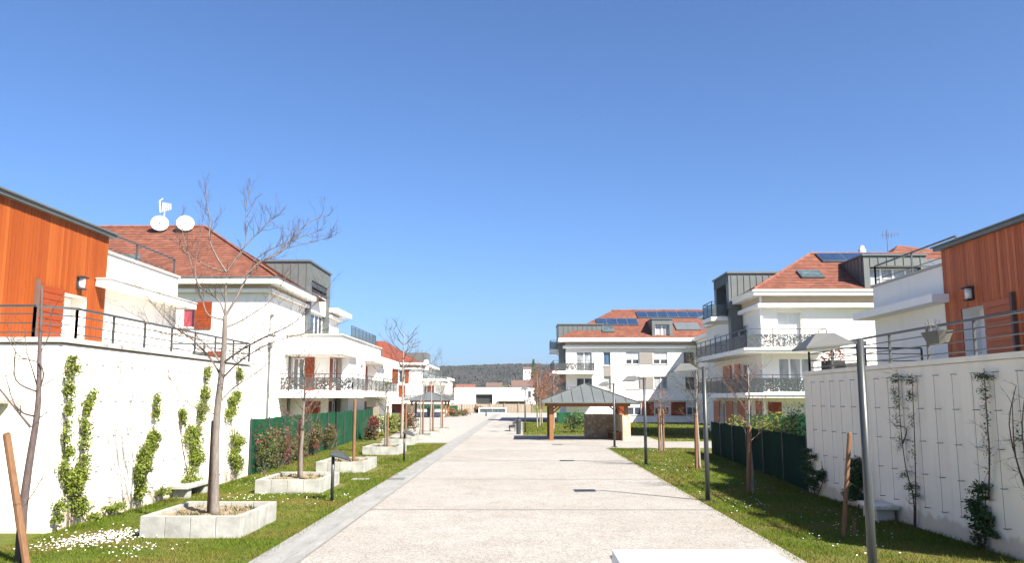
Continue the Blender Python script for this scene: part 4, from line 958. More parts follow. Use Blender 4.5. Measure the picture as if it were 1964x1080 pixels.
def bollard_light(label):
    t = thing("bollard_light", (0, 0, 0), label, "bollard light", "short lawn lamps left of the path")
    mb = MB(); mb.tube([(0, 0, 0), (0, 0, 1.12)], .042, 12); mb.build("pole", "lamp_grey", t, smooth=True)
    mb = MB(); P = [(-.06, -.16, 1.14), (.40, -.16, 1.02), (.40, .16, 1.02), (-.06, .16, 1.14)]; Q = [(.02, -.05, 1.24), (.2, -.05, 1.2), (.2, .05, 1.2), (.02, .05, 1.24)]
    mb.hexa([(x, y, z - .03) for x, y, z in P] + P); mb.hexa(P + Q); mb.build("shade", "lamp_grey", t)
    return t
b0 = bollard_light("nearer short grey lawn lamp beside the second planter"); b0.location = (-4.66, 21.0, 0)
b1 = copy_tree(b0); b1.location = (-4.74, 34.3, 0); b1["label"] = "farther short grey lawn lamp beside the fourth planter"

# ------------------------------------------------------------------ benches, bins and small street furniture
t = thing("concrete_bench", (2.3, 11.2, 0), "thick white concrete slab bench in the foreground on the path", "bench")
mb = MB(); mb.box(1.22, 3.36, 10.7, 11.68, .26, .48); mb.build("seat", "bench_concrete", t, bevel=.012)
for a in (1.5, 2.85): mb = MB(); mb.box(a, a + .25, 10.85, 11.55, 0, .257); mb.build("support", "stone_dark", t)
for nm, x0, x1, y0, y1, lab in (("stone_bench", LW + .02, LW + .5, 21.3, 23.0, "weathered stone slab seat at the foot of the left wall"), ("stone_bench", RW - .5, RW - .02, 17.6, 18.6, "grey stone slab seat at the foot of the right wall")):
    cm = "concrete" if x0 < 0 else "garden_wall_render"
    t = thing(nm, ((x0 + x1) / 2, (y0 + y1) / 2, 0), lab, "bench")
    mb = MB(); mb.box(x0, x1, y0, y1, .24, .32); mb.build("seat", cm, t, bevel=.012)
    for a in (y0 + .15, y1 - .4): mb = MB(); mb.box(x0 + .06, x1 - .06, a, a + .25, 0, .237); mb.build("support", cm, t)
for x, y, lab in ((-.75, 66, "dark park bench nearest the far lamp"), (-.55, 74, "dark park bench farther off behind the nearer one")):
    t = thing("park_bench", (x, y, 0), lab, "bench", "dark benches along the lawn edge")
    mb = MB()
    for k in range(4): mb.box(x - .22 + .12 * k, x - .13 + .12 * k, y - .9, y + .9, .42, .46)
    mb.build("seat", "brown_roof", t)
    mb = MB()
    for k in range(3): mb.box(x + .27, x + .31, y - .9, y + .9, .55 + .13 * k, .64 + .13 * k)
    mb.build("backrest", "brown_roof", t)
    for s in (-.75, .75):
        mb = MB(); mb.box(x - .22, x + .3, y + s - .03, y + s + .03, .36, .417); mb.box(x - .2, x - .14, y + s - .03, y + s + .03, 0, .357); mb.box(x + .22, x + .27, y + s - .03, y + s + .03, 0, .9); mb.build("leg", "anthracite", t)
t = thing("litter_bin", (-.2, 59.6, 0), "slim dark litter bin at the lawn corner left of the gazebo", "bin")
mb = MB(); mb.tube([(-.2, 59.6, 0), (-.2, 59.6, .95)], [.16, .19], 12); mb.build("body", "anthracite", t); mb = MB(); mb.tube([(-.2, 59.6, .97), (-.2, 59.6, 1.06)], [.22, .14], 12); mb.build("lid", "anthracite", t)
t = thing("wheelie_bin", (-12.4, 115.5, 0), "grey wheelie bin under the distant gazebo", "bin")
mb = MB(); mb.hexa([(-12.8, 115.1, .1), (-12.0, 115.1, .1), (-12.0, 115.9, .1), (-12.8, 115.9, .1), (-12.9, 115, 1.15), (-11.9, 115, 1.15), (-11.9, 116, 1.15), (-12.9, 116, 1.15)]); mb.build("body", "bin_grey", t); mb = MB(); mb.box(-12.93, -11.87, 114.95, 116.05, 1.153, 1.25); mb.build("lid", "bin_grey", t, bevel=.02)
for xx in (-12.75, -12.1): mb = MB(); mb.tube([(xx, 115.85, .1), (xx + .05, 115.85, .1)], .1, 10); mb.build("wheel", "black_rubber", t)
t = thing("low_wall", (-12.5, 118, 0), "low white wall behind the distant gazebo", "wall")
mb = MB(); mb.box(-14.6, -10.4, 118, 118.25, 0, 1.0); mb.build("wall_body", "white_render", t); mb = MB(); mb.box(-14.65, -10.35, 117.95, 118.3, 1.003, 1.06); mb.build("coping", "coping_stone", t)
for x, y, lab in ((-3.9, 26.45, "dark drain grate set in the gutter"),):
    t = thing("drain_grate", (x, y, 0), lab, "drain")
    mb = MB()
    for k in range(7): mb.box(x - .24 + .07 * k, x - .20 + .07 * k, y - .12, y + .24, .018, .03)
    mb.box(x - .26, x + .26, y - .15, y - .12, .018, .032); mb.box(x - .26, x + .26, y + .24, y + .27, .018, .032); mb.build("grate", "stone_dark", t)
mb = MB(); mb.box(-5.25, -4.75, 26.3, 26.7, 0, .03); tag(mb.build("access_cover", "concrete"), "flat pale concrete cover in the grass beside the gutter drain", "cover")
t = thing("hanging_planter", (RW + .1, 15.85, 3.5), "dark woven planter with thin sprigs hung on the right terrace railing", "planter")
mb = MB(); mb.hexa([(RW + .03, 15.62, 3.52), (RW + .2, 15.62, 3.52), (RW + .2, 16.06, 3.52), (RW + .03, 16.06, 3.52), (RW - .04, 15.5, 3.76), (RW + .25, 15.5, 3.76), (RW + .25, 16.18, 3.76), (RW - .04, 16.18, 3.76)]); mb.build("basket", "basket", t)
mb = MB(); rnd = random.Random(2)
for k in range(14): mb.tube([(RW + .08, 15.85 + rnd.uniform(-.25, .25), 3.74), (RW + .05, 15.85 + rnd.uniform(-.35, .35), 3.8 + rnd.uniform(.05, .25))], .004, 3)
mb.build("sprigs", "bark_pale", t)
for y, h, lab in ((22.4, .4, "potted shrub with orange-green leaves at the far corner of the right terrace"), (21.4, .22, "low dark trough planter on the right terrace behind the nearest lamp")):
    t = thing("plant_pot", (RW + .6, y, 3.2), lab, "plant pot")
    mb = MB(); mb.box(RW + .35, RW + .75, y - .35, y + .35, 3.14, 3.14 + h * .7 + .08); mb.build("pot", "black_rubber", t, bevel=.02)
    if h > .3:
        mb = MB(); rnd = random.Random(9); clump(mb, (RW + .55, y, 3.65), (.28, .45, .35), 160, .06, rnd); mb.build("foliage", "leaf_copper", t)

# ------------------------------------------------------------------ planters
def planter(x0, x1, y0, y1, h, lab, seed):
    t = thing("concrete_planter", ((x0 + x1) / 2, (y0 + y1) / 2, 0), lab, "planter", "square concrete tree planters left of the path")
    mb = MB(); w = .11; rnd = random.Random(seed); n = 4
    for k in range(n):
        a, b = x0 + (x1 - x0) * k / n + .004, x0 + (x1 - x0) * (k + 1) / n - .004; j = rnd.uniform(-.006, .006)
        mb.box(a, b, y0 + j, y0 + w, -.05, h + j); mb.box(a, b, y1 - w, y1 - j, -.05, h + j)
        a, b = y0 + w + .004 + (y1 - y0 - 2 * w) * k / n, y0 + w - .004 + (y1 - y0 - 2 * w) * (k + 1) / n
        mb.box(x0 + j, x0 + w, a, b, -.05, h + j); mb.box(x1 - w, x1 + j, a, b, -.05, h + j)
    mb.build("blocks", "concrete", t, bevel=.008)
    mb = MB(); g = 9; X = [x0 + w + (x1 - x0 - 2 * w) * i / g for i in range(g + 1)]; Y = [y0 + w + (y1 - y0 - 2 * w) * i / g for i in range(g + 1)]
    Z = [[h - .09 + rnd.uniform(-.03, .045) for _ in Y] for _ in X]
    for i in range(g):
        for j in range(g): mb.poly([(X[i], Y[j], Z[i][j]), (X[i + 1], Y[j], Z[i + 1][j]), (X[i + 1], Y[j + 1], Z[i + 1][j + 1]), (X[i], Y[j + 1], Z[i][j + 1])])
    mb.build("soil", "soil", t)
    mb = MB()
    for _ in range(26):
        cx, cy = rnd.uniform(x0 + .2, x1 - .2), rnd.uniform(y0 + .2, y1 - .2)
        for _ in range(10):
            p = Vector((cx + rnd.gauss(0, .05), cy + rnd.gauss(0, .05), h - .06)); q = p + Vector((rnd.gauss(0, .04), rnd.gauss(0, .04), rnd.uniform(.03, .10))); mb.poly([p - Vector((.007, 0, 0)), p + Vector((.007, 0, 0)), q])
    tag(mb.build("weeds", "leaf_mixed", t), kind="stuff")
PL = [(-6.92, -5.08, 15.5, 17.75, .38, "nearest concrete planter, holding the big bare tree"), (-7.08, -5.36, 22.6, 25.1, .36, "second concrete planter, behind the nearer lawn lamp"), (-7.0, -5.36, 28.9, 31.5, .36, "third concrete planter, with only a wooden post in it"),
      (-7.1, -5.5, 37.8, 40.6, .36, "fourth concrete planter, behind the farther lawn lamp"), (-7.5, -5.9, 45.6, 48.0, .35, "fifth concrete planter, under the tall pale-trunked tree"), (-7.0, -5.4, 50.6, 53.0, .35, "sixth concrete planter, first on the paving"),
      (-6.9, -5.3, 55.8, 58.2, .35, "seventh concrete planter, standing on the paving"), (-6.8, -5.2, 61.8, 64.2, .35, "farthest concrete planter, beside the distant gazebo")]
for i, p in enumerate(PL): planter(*p, 20 + i)

# ------------------------------------------------------------------ trees
def bez(pts, n=3):
    """smooth a polyline a little (Catmull-Rom)"""
    P = [Vector(p) for p in pts]; out = []
    for i in range(len(P) - 1):
        p0, p1, p2, p3 = P[max(0, i - 1)], P[i], P[i + 1], P[min(len(P) - 1, i + 2)]
        for k in range(n):
            t = k / n
            out.append(0.5 * ((2 * p1) + (p2 - p0) * t + (2 * p0 - 5 * p1 + 4 * p2 - p3) * t * t + (3 * p1 - p0 - 3 * p2 + p3) * t ** 3))
    out.append(P[-1]); return out
def twig(mb, p, d, L, r, lev, rnd, up=0.25, buds=None):
    pts = [Vector(p)]; d = Vector(d).normalized(); n = 4
    for i in range(n):
        d = (d + Vector((rnd.gauss(0, .14), rnd.gauss(0, .14), up * .35 + rnd.gauss(0, .10)))).normalized(); pts.append(pts[-1] + d * L / n)
    mb.tube(pts, [r * (1 - .8 * i / n) for i in range(n + 1)], 4 if r > .006 else 3, cap=False)
    if buds is not None and lev <= 1:
        for q in pts[1:]: buds.append(q + Vector((rnd.gauss(0, .03), rnd.gauss(0, .03), rnd.gauss(0, .03))))
    if lev > 0:
        for _ in range(rnd.randint(2, 4)):
            t = rnd.uniform(.2, .95); k = min(n - 1, int(t * n)); q = pts[k].lerp(pts[k + 1], t * n - k)
            s = Vector((rnd.gauss(0, 1), rnd.gauss(0, 1), rnd.gauss(0, .6))); s = (s - d * s.dot(d)).normalized()
            twig(mb, q, d * .75 + s * rnd.uniform(.45, .9), L * rnd.uniform(.4, .65), r * .55, lev - 1, rnd, up, buds)
def limb(mb, tw, pts, r0, r1, rnd, n, L, lev=1, up=.25, buds=None, depth=.55):
    """a limb along given points with side twigs; depth gives it a third dimension"""
    ph = rnd.uniform(-1, 1); m = len(pts)
    P = [(x, y + ph * depth * (i / (m - 1)) * (abs(pts[-1][0] - pts[0][0]) + .5) * .6, z) for i, (x, y, z) in enumerate(pts)]
    S = bez(P, 4); k = len(S)
    mb.tube(S, [r0 + (r1 - r0) * i / (k - 1) for i in range(k)], 7 if r0 > .03 else 5, cap=False)
    for _ in range(n):
        t = rnd.uniform(.25, 1) * (k - 1); i = min(k - 2, int(t)); q = S[i].lerp(S[i + 1], t - i); d = (S[i + 1] - S[i]).normalized()
        s = Vector((rnd.gauss(0, 1), rnd.gauss(0, 1), rnd.gauss(.2, .6))).normalized()
        twig(tw, q, d * .8 + s * .8, L * rnd.uniform(.5, 1.2), max(.0055, (r0 + (r1 - r0) * t / k) * .45), lev, rnd, up, buds)
def at(l, y): return [(x, y, z) for x, z in l]
t = thing("bare_tree", (-5.95, 16.5, .3), "largest bare tree with spreading leafless crown in the nearest planter", "tree")
rnd = random.Random(11); tr, cr = MB(), MB(); yy = 16.5
tr.tube(bez(at([(-5.92, .25), (-5.95, 1.0), (-5.97, 2.15), (-5.9, 3.27), (-5.9, 4.14)], yy), 4), [.12, .092, .084, .08, .077, .075, .073, .071, .068, .065, .062, .059, .056, .053, .05, .047, .044], 10)
for pts, r0, r1, n, L in [([(-5.9, 4.13), (-5.91, 4.61), (-5.92, 5.02)], .04, .03, 3, .5), ([(-5.92, 5.02), (-6.17, 5.38), (-6.34, 5.74), (-6.35, 6.08), (-6.48, 6.54), (-6.51, 6.85)], .028, .005, 9, .5), ([(-5.92, 5.02), (-5.74, 5.33), (-5.53, 5.66), (-5.21, 6.02), (-5.05, 6.2)], .026, .005, 9, .5), ([(-5.7, 5.3), (-5.55, 5.63), (-5.57, 6.28), (-5.5, 6.8)], .018, .004, 7, .42),
    ([(-5.9, 4.13), (-5.73, 4.51), (-5.59, 4.89), (-5.38, 5.25), (-5.01, 5.45), (-4.82, 5.71), (-4.62, 5.99), (-4.38, 6.23), (-4.05, 6.36)], .04, .005, 11, .5), ([(-5.38, 5.25), (-5.16, 5.43), (-4.86, 5.58), (-4.49, 5.73), (-4.11, 5.88)], .02, .004, 8, .45), ([(-5.59, 4.89), (-5.23, 5.25), (-4.73, 5.53), (-3.85, 5.78)], .02, .004, 9, .45),
    ([(-5.9, 4.13), (-6.01, 4.41), (-6.18, 4.56), (-6.42, 4.74), (-6.51, 5.1), (-6.44, 5.56), (-6.4, 5.89)], .026, .004, 8, .45), ([(-5.9, 4.05), (-6.23, 4.15), (-6.35, 4.41), (-6.47, 4.74), (-6.65, 5.3), (-6.81, 5.82), (-6.91, 6.36)], .025, .004, 10, .5), ([(-5.92, 5.02), (-6.19, 5.1), (-6.52, 5.25), (-6.78, 5.41), (-7.06, 5.77)], .02, .004, 8, .45),
    ([(-5.9, 3.9), (-5.63, 4.03), (-5.36, 4.23), (-5.05, 4.51), (-4.74, 5.09)], .026, .004, 9, .5), ([(-5.9, 2.86), (-6.1, 3.19), (-6.52, 3.63), (-6.96, 3.91), (-7.39, 4.31), (-7.79, 4.78)], .036, .004, 12, .55), ([(-5.92, 3.16), (-6.26, 3.58), (-6.74, 3.78), (-7.15, 3.78), (-7.59, 4.1)], .026, .004, 9, .5),
    ([(-5.9, 3.2), (-5.47, 3.45), (-4.96, 3.68), (-4.35, 3.94), (-3.74, 4.46)], .034, .004, 12, .55), ([(-5.89, 2.9), (-5.56, 3.16), (-5.16, 3.39), (-4.55, 3.63), (-3.72, 3.78)], .028, .004, 10, .5), ([(-5.95, 2.4), (-5.7, 2.7), (-5.35, 2.96), (-4.95, 3.27)], .018, .004, 6, .4), ([(-5.95, 2.15), (-6.14, 2.25), (-6.56, 2.4), (-7.0, 2.96)], .018, .004, 6, .4)]:
    low = pts[-1][1] < 4.9
    limb(tr, cr, at(pts, yy), r0 * .72, .005, rnd, int(n * (2.3 if low else 1.7)), L * (1.15 if low else .85), 2, .25 if low else .55)
tr.build("trunk", "bark_grey", t, smooth=True); cr.build("crown", "twig_brown", t)
t = thing("bare_tree", (-7.7, 13.2, 0), "leaning dark bare tree cut by the left edge, tied to a stake", "tree")
rnd = random.Random(21); tr, cr = MB(), MB(); yy = 13.2
S = bez(at([(-7.7, -.05), (-7.72, .7), (-7.68, 1.47), (-7.62, 2.19), (-7.62, 2.64), (-7.66, 3.34), (-7.67, 3.7), (-7.70, 4.3)], yy), 3); k = len(S); tr.tube(S, [.085 - .07 * (i / k) ** .7 for i in range(k)], 10)
for pts, r0, n in [([(-7.70, 2.05), (-8.01, 2.47), (-8.26, 2.85)], .03, 6), ([(-7.64, 2.22), (-7.89, 2.29), (-8.08, 2.5), (-8.31, 3.06)], .024, 6), ([(-7.63, 2.6), (-8.0, 2.8), (-8.05, 3.34), (-8.17, 3.6)], .022, 6), ([(-7.62, 2.64), (-7.55, 2.85), (-7.62, 3.06), (-7.93, 3.17), (-8.13, 3.48)], .02, 5), ([(-7.68, .9), (-7.51, 1.07), (-7.32, 1.34)], .012, 3), ([(-7.65, 2.16), (-7.47, 2.26), (-7.4, 2.3)], .012, 2), ([(-7.62, 2.61), (-7.8, 2.95), (-7.97, 3.24), (-8.1, 3.6)], .016, 5), ([(-7.61, 2.68), (-7.34, 2.88), (-7.2, 2.98)], .012, 2), ([(-7.65, 3.2), (-7.5, 3.5), (-7.45, 3.9)], .012, 3)]:
    limb(tr, cr, at(pts, yy), r0 * .75, .004, rnd, int(n * 1.4), .38)
tr.build("trunk", "bark_dark", t, smooth=True); cr.build("crown", "twig_red", t)

def young_tree(x, y, z0, h, lab, seed, spread=.9, fork=.4, bark="bark_pale", tw="twig_brown", buds=None, nb=14, r=.055, group=None, name="young_tree", lev=2, bs=.03, lean=0.0, bn=1):
    t = thing(name, (x, y, z0), lab, "tree", group)
    rnd = random.Random(seed); tr, cr = MB(), MB(); bl = [] if buds else None
    pts = [(x + lean * i / 5 + rnd.gauss(0, .02), y + rnd.gauss(0, .02), z0 + h * .93 * i / 5 - (.05 if i == 0 else 0)) for i in range(6)]
    S = bez(pts, 3); k = len(S); tr.tube(S, [r * (1 - .85 * i / k) for i in range(k)], 8)
    for i in range(nb):
        f = fork + (1 - fork) * (i / nb) * .92; q = S[min(k - 1, int(f * (k - 1)))]
        a = i * 2.4 + rnd.uniform(-.5, .5); L = spread * (1.15 - .6 * abs(f - (fork + 1) / 2) * 2) * rnd.uniform(.7, 1.15)
        twig(cr, q, (math.cos(a), math.sin(a), rnd.uniform(.45, 1.1)), L, r * .26, lev, rnd, .35, bl)
    tr.build("trunk", bark, t, smooth=True); c = cr.build("crown", tw, t)
    if buds:
        lb = MB()
        for p in bl:
            for _ in range(bn):
                a = Vector((rnd.gauss(0, 1), rnd.gauss(0, 1), rnd.gauss(0, 1))).normalized(); b = a.orthogonal().normalized(); s = bs * rnd.uniform(.6, 1.3)
                q = p + a * bs * rnd.uniform(0, 1.5); lb.poly([q - a * s, q + b * s * .5, q + a * s, q - b * s * .5])
        lb.build("leaves", buds, t)
    return t
young_tree(-6.2, 23.9, .28, 3.4, "young budding tree in the second planter before the green fence", 31, 1.15, .36, "bark_grey", "twig_brown", "leaf_copper", 16, .065, bs=.022)
young_tree(-6.3, 39.2, .28, 3.6, "thin young tree with a brushy top in the fourth planter", 33, .8, .45, "bark_grey", buds="leaf_mixed", nb=14, r=.05, bs=.03)
young_tree(-6.6, 46.8, .28, 6.4, "tall pale-trunked bare tree in the fifth planter", 35, 1.5, .5, "bark_pale", nb=18, r=.10)
young_tree(-6.2, 51.8, .28, 4.6, "bare young tree in the sixth planter before the distant gazebo", 36, 1.1, .5, nb=14)
young_tree(-6.1, 57, .28, 5.2, "bare young tree in the seventh planter before the distant gazebo", 37, 1.3, .55, nb=14, r=.07)
young_tree(-6.0, 63, .28, 4.2, "bare young tree in the farthest planter", 38, 1.0, .5, nb=12)
young_tree(6.2, 23.05, 0, 3.6, "young leafless tree staked in front of the dark green right fence", 41, 1.0, .42, "bark_pale", "twig_red", "leaf_copper", 15, .05, bs=.016)
young_tree(6.4, 30.8, 0, 4.2, "young tree with tufty buds beside the second grey lamp", 43, 1.1, .4, "bark_pale", "twig_brown", "leaf_mixed", 16, .055, bs=.022)
young_tree(6.65, 40.4, 0, 3.0, "small young tree tied to two stakes by the cross path", 45, .75, .4, "bark_pale", "twig_brown", "leaf_copper", 14, .045, bs=.03)
young_tree(-6.3, 21.2, 0, 0.01 + 3.0, "slender sapling against the left wall between the climbers", 47, .8, .4, "bark_pale", nb=10, r=.03) if False else None
for i, (x, y, lab) in enumerate(((1.35, 72, "copper-leaved tree nearest in the row left of the far block"), (1.7, 77, "second copper-leaved tree in the row left of the far block"), (2.0, 83, "third copper-leaved tree back in the row by the far block"), (2.6, 68, "copper-leaved tree at the right end of the row, just behind the gazebo"))):
    young_tree(x, y, 0, 5.0 - .15 * i, lab, 60 + i, 1.35, .34, "bark_pale", "twig_red", "leaf_copper", 20, .065, "copper-leaved trees in a row on the far lawn", "copper_tree", 2, .06, 0, 1)

def stake(x, y, h, lab, lean=(0, 0), r=.045, z0=0.0):
    t = MB(); t.tube([(x, y, z0 - .05), (x + lean[0], y + lean[1], z0 + h)], [r, r * .95], 9)
    t.tube([(x + lean[0], y + lean[1], z0 + h), (x + lean[0] * 1.02, y + lean[1], z0 + h + .02)], [r * .95, r * .7], 9)
    return tag(t.build("tree_stake", "stake_wood", None), lab, "stake", "round wooden tree stakes")
stake(-7.5, 13.05, 1.95, "thick brown stake leaning behind the tree at the left edge", (-.48, 0), .06)
stake(-6.13, 16.75, 1.8, "grey-brown stake tied to the big bare tree", (0, 0), .04, .25)
stake(-6.3, 24.1, 1.7, "brown stake behind the trunk in the second planter", (-.03, 0), .05, .25)
stake(-5.95, 30.1, 2.2, "lone tall wooden post in the third planter", (0, 0), .055, .25)
stake(-6.25, 39.5, 1.9, "brown stake in the fourth planter", (0, 0), .05, .25)
stake(-6.42, 46.9, 2.0, "brown stake against the tall pale trunk", (0, 0), .06, .25)
stake(-6.05, 51.9, 2.1, "brown stake in the sixth planter", (0, 0), .06, .25)
stake(-5.98, 57.1, 2.0, "brown stake in the seventh planter", (0, 0), .06, .25)
stake(-5.9, 63.1, 2.0, "brown stake in the farthest planter", (0, 0), .06, .25)
stake(6.08, 23.0, 1.75, "thick brown stake at the tree before the dark right fence", (.1, 0), .06)
stake(6.30, 30.75, 1.95, "brown stake at the tree beside the second lamp", (.02, 0), .06)
stake(6.55, 40.4, 1.95, "left one of two stakes at the small tree by the cross path", (0, 0), .055)
stake(6.77, 40.5, 1.95, "right one of two stakes at the small tree by the cross path", (0, 0), .055)
stake(5.87, 15.8, 1.85, "leaning bare wooden stake alone on the right lawn", (.26, .1), .042)
stake(6.12, 15.9, .3, "short stub of a broken stake on the right lawn", (0, 0), .03)

# ------------------------------------------------------------------ climbing plants on the walls
def climber(x, out, blobs, stems, lab, seed, mat="leaf_fresh", dens=1.0, leaf=.030):
    t = thing("climbing_plant", (x, blobs[-1][0], 0), lab, "climbing plant")
    rnd = random.Random(seed); lv = MB()
    for y, z, r, rz in blobs:
        if out > 0: r *= .8
        n = int(700 * (r * rz) / .06 * dens); n = max(30, min(2200, n))
        for k in range(5):
            cy, cz = y + rnd.gauss(0, r * .5), z + rnd.gauss(0, rz * .5); q = rnd.uniform(.35, .9)
            clump(lv, (x + out * .12, cy, cz), (.10 + r * .22, r * q, rz * q), n // 5, leaf, rnd, .75)
    lv.build("leaves", mat, t)
    st = MB()
    for s in stems:
        S = bez([(x + out * (.05 + rnd.uniform(0, .05)), y, z) for y, z in s], 3); st.tube(S, [.016 - .011 * i / len(S) for i in range(len(S))], 5)
        for _ in range(len(S)):
            q = rnd.choice(S); twig(st, q, (out * .4, rnd.gauss(0, 1), rnd.gauss(.2, .6)), rnd.uniform(.15, .4), .005, 1, rnd, .1)
    st.build("stem", "twig_brown", t)
climber(LW, 1, [(16.25, 3.16, .22, .20), (16.22, 2.75, .16, .25), (16.2, 2.35, .10, .22), (16.2, 1.86, .10, .25), (16.95, 2.3, .15, .35), (16.9, 1.8, .17, .32), (16.25, 1.35, .25, .28), (16.6, 1.08, .45, .32), (16.6, .72, .42, .3), (16.85, .38, .4, .22), (16.2, .45, .25, .2)], [[(16.6, -.05), (16.5, .9), (16.25, 1.6), (16.2, 2.4), (16.3, 3.4)], [(16.7, -.05), (16.8, .9), (16.9, 1.7), (16.95, 2.6)]], "leafy climber with two tall shoots, nearest on the left wall", 71)
climber(LW, 1, [(20.1, 2.1, .14, .35), (20.05, 1.65, .3, .32), (19.75, 1.2, .42, .3), (19.5, .9, .45, .28), (19.45, .5, .3, .28), (19.9, 1.4, .3, .25)], [[(19.6, -.05), (19.6, .8), (19.9, 1.4), (20.1, 2.4)]], "second climber on the left wall, bushy and low", 72)
climber(LW, 1, [(23.3, 3.15, .18, .25), (23.2, 2.6, .2, .35), (23.1, 2.1, .3, .3), (22.4, 1.55, .45, .3), (22.8, .95, .55, .4), (22.6, .4, .6, .25), (21.7, 2.0, .18, .3)], [[(22.6, -.05), (22.7, 1), (23.1, 2), (23.3, 3.3)], [(22.4, .4), (21.8, 1.5), (21.7, 2.3)]], "third climber on the left wall, behind the big tree's trunk", 73)
climber(LW, 1, [(25.9, 3.25, .25, .25), (25.7, 2.6, .35, .4), (25.3, 2.1, .3, .3), (26.0, 1.2, .6, .35), (25.8, .6, .6, .35)], [[(25.7, -.05), (25.9, 1), (25.6, 2.2), (25.9, 3.4)], [(25.9, .8), (25.3, 2.2)]], "fourth climber on the left wall, next to the green fence", 74, dens=.8)
climber(LW, 1, [(18.2, .18, .5, .14), (20.6, .2, .4, .14), (17.4, .12, .3, .1)], [[(18.2, 0), (18.3, .2)]], "low green weeds sprouting along the left wall's foot", 75, dens=.8)
climber(RW, -1, [(17.2, 2.93, .17, .13), (17.28, 2.6, .08, .2), (17.22, 2.2, .05, .25), (17.2, 1.7, .03, .3), (17.1, 1.05, .1, .1), (16.85, .82, .18, .12), (16.7, .62, .1, .12)], [[(16.95, -.05), (16.8, .6), (17.1, 1.1), (17.2, 2), (17.2, 3.0)], [(17.2, 1.6), (17.0, 1.9), (17.5, 1.95)]], "thin climber with a leafy top, left of the hanging pair on the right wall", 81, "leaf_deep", 1.1, .018)
climber(RW, -1, [(16.55, 2.86, .13, .14), (16.62, 2.55, .07, .2), (16.62, 2.1, .03, .25), (16.65, 1.4, .02, .3)], [[(16.9, -.05), (16.7, 1.0), (16.6, 2), (16.55, 3.0)]], "thin climber close right of the first one on the right wall", 82, "leaf_deep", 1.1, .018)
climber(RW, -1, [(14.02, 2.84, .22, .14), (14.02, 2.6, .11, .14), (14.0, 2.2, .04, .25), (14.0, 1.6, .03, .3)], [[(14.2, .9), (14.0, 1.6), (14.0, 2.2), (14.02, 3.0)]], "climber with a parasol of leaves high on the right wall's near end", 83, "leaf_deep", 1.1, .018)
climber(RW, -1, [(14.3, 1.0, .28, .12), (14.2, .62, .35, .2), (14.55, .7, .18, .15), (14.2, .33, .33, .14), (14.5, .2, .15, .15)], [[(14.4, -.05), (14.35, .4), (14.2, 1.0)]], "sparse leafy shrub at the near foot of the right wall", 84, "leaf_deep", .8, .034)
climber(RW, -1, [(22.75, 1.05, .35, .14), (22.8, .65, .4, .2), (21.85, .6, .2, .25), (22.6, .25, .35, .2)], [[(22.5, -.05), (22.7, .6), (22.8, 1.2)], [(22.4, -.05), (21.9, .4), (21.8, .9)]], "dark leafy shrub at the far end of the right wall", 85, "leaf_deep", .8, .034)
climber(RW, -1, [(19.4, 1.0, .25, .22), (19.5, .7, .4, .25), (19.7, .35, .35, .22)], [[(19.6, -.05), (19.5, .6), (19.4, 1.2)]], "dark shrub at the right wall behind the leaning stake", 86, "leaf_deep", 1.3, .036)
climber(RW, -1, [(13.1, 1.9, .1, .3)], [[(12.95, .9), (13.2, 1.4), (13.4, 2.1), (13.1, 2.7)], [(12.95, 1.1), (13.05, 1.9), (12.95, 2.5)], [(13.0, 1.0), (13.3, 1.6), (13.25, 2.4)]], "leafless looping vine at the right picture edge on the wall", 87, "leaf_deep", .1, .03)

# ------------------------------------------------------------------ mesh fences, hedges, bushes
def screen_fence(pts, h, mat, lab, post="anthracite", grp=None):
    t = thing("screen_fence", (*pts[0], 0), lab, "fence", grp)
    mb = MB(); rnd = random.Random(int(pts[0][1] * 10))
    for a, b in zip(pts, pts[1:]):
        a = Vector((*a, 0)); b = Vector((*b, 0)); n = max(2, int((b - a).length / .5)); d = (b - a).normalized(); s = Vector((d.y, -d.x, 0))
        prev = None
        for i in range(n + 1):
            p = a.lerp(b, i / n) + s * rnd.uniform(-.02, .02); zt = h + rnd.uniform(-.02, .02)
            if prev:
                q, zq = prev; e = s * .008
                mb.hexa([q - e, p - e, p + e, q + e, q - e + Vector((0, 0, zq)), p - e + Vector((0, 0, zt)), p + e + Vector((0, 0, zt)), q + e + Vector((0, 0, zq))])
            prev = (p, zt)
    mb.build("mesh_screen", mat, t)
    for a, b in zip(pts, pts[1:]):
        a = Vector((*a, 0)); b = Vector((*b, 0)); n = max(1, round((b - a).length / 2.5))
        for i in range(n + (1 if b[:2] == tuple(pts[-1]) else 0)):
            p = a.lerp(b, i / n); d = (b - a).normalized(); o = Vector((d.y, -d.x, 0)) * (.04 if p.x < 0 else -.04); m2 = MB(); m2.box(p.x + o.x - .022, p.x + o.x + .022, p.y + o.y - .022, p.y + o.y + .022, 0, h + .04); m2.build("post", post, t)
screen_fence([(-8.9, 27.65), (-9.7, 44)], 1.82, "green_screen", "long sunlit green mesh fence beyond the left wall")
screen_fence([(-9.7, 44.2), (-10.2, 58)], 1.8, "green_screen", "farther stretch of green mesh fence behind the round red bush")
screen_fence([(-14.5, 120), (-9.2, 122)], 1.5, "green_screen", "far green mesh fence beside the distant gazebo")
screen_fence([(7.85, 23.3), (8.75, 39.2)], 1.46, "shaded_screen", "dark shaded green mesh fence along the right lawn")
screen_fence([(-9.4, 13.0), (-8.34, 13.5)], 1.5, "green_screen", "scrap of green mesh fence at the left picture edge")
screen_fence([(10.6, 39.5), (14, 39.5)], 1.75, "green_screen", "green mesh fence under the right balcony behind the hedge")
screen_fence([(3.6, 86), (6.4, 86.4)], 1.1, "green_screen", "low green mesh fence at the far block's foot")
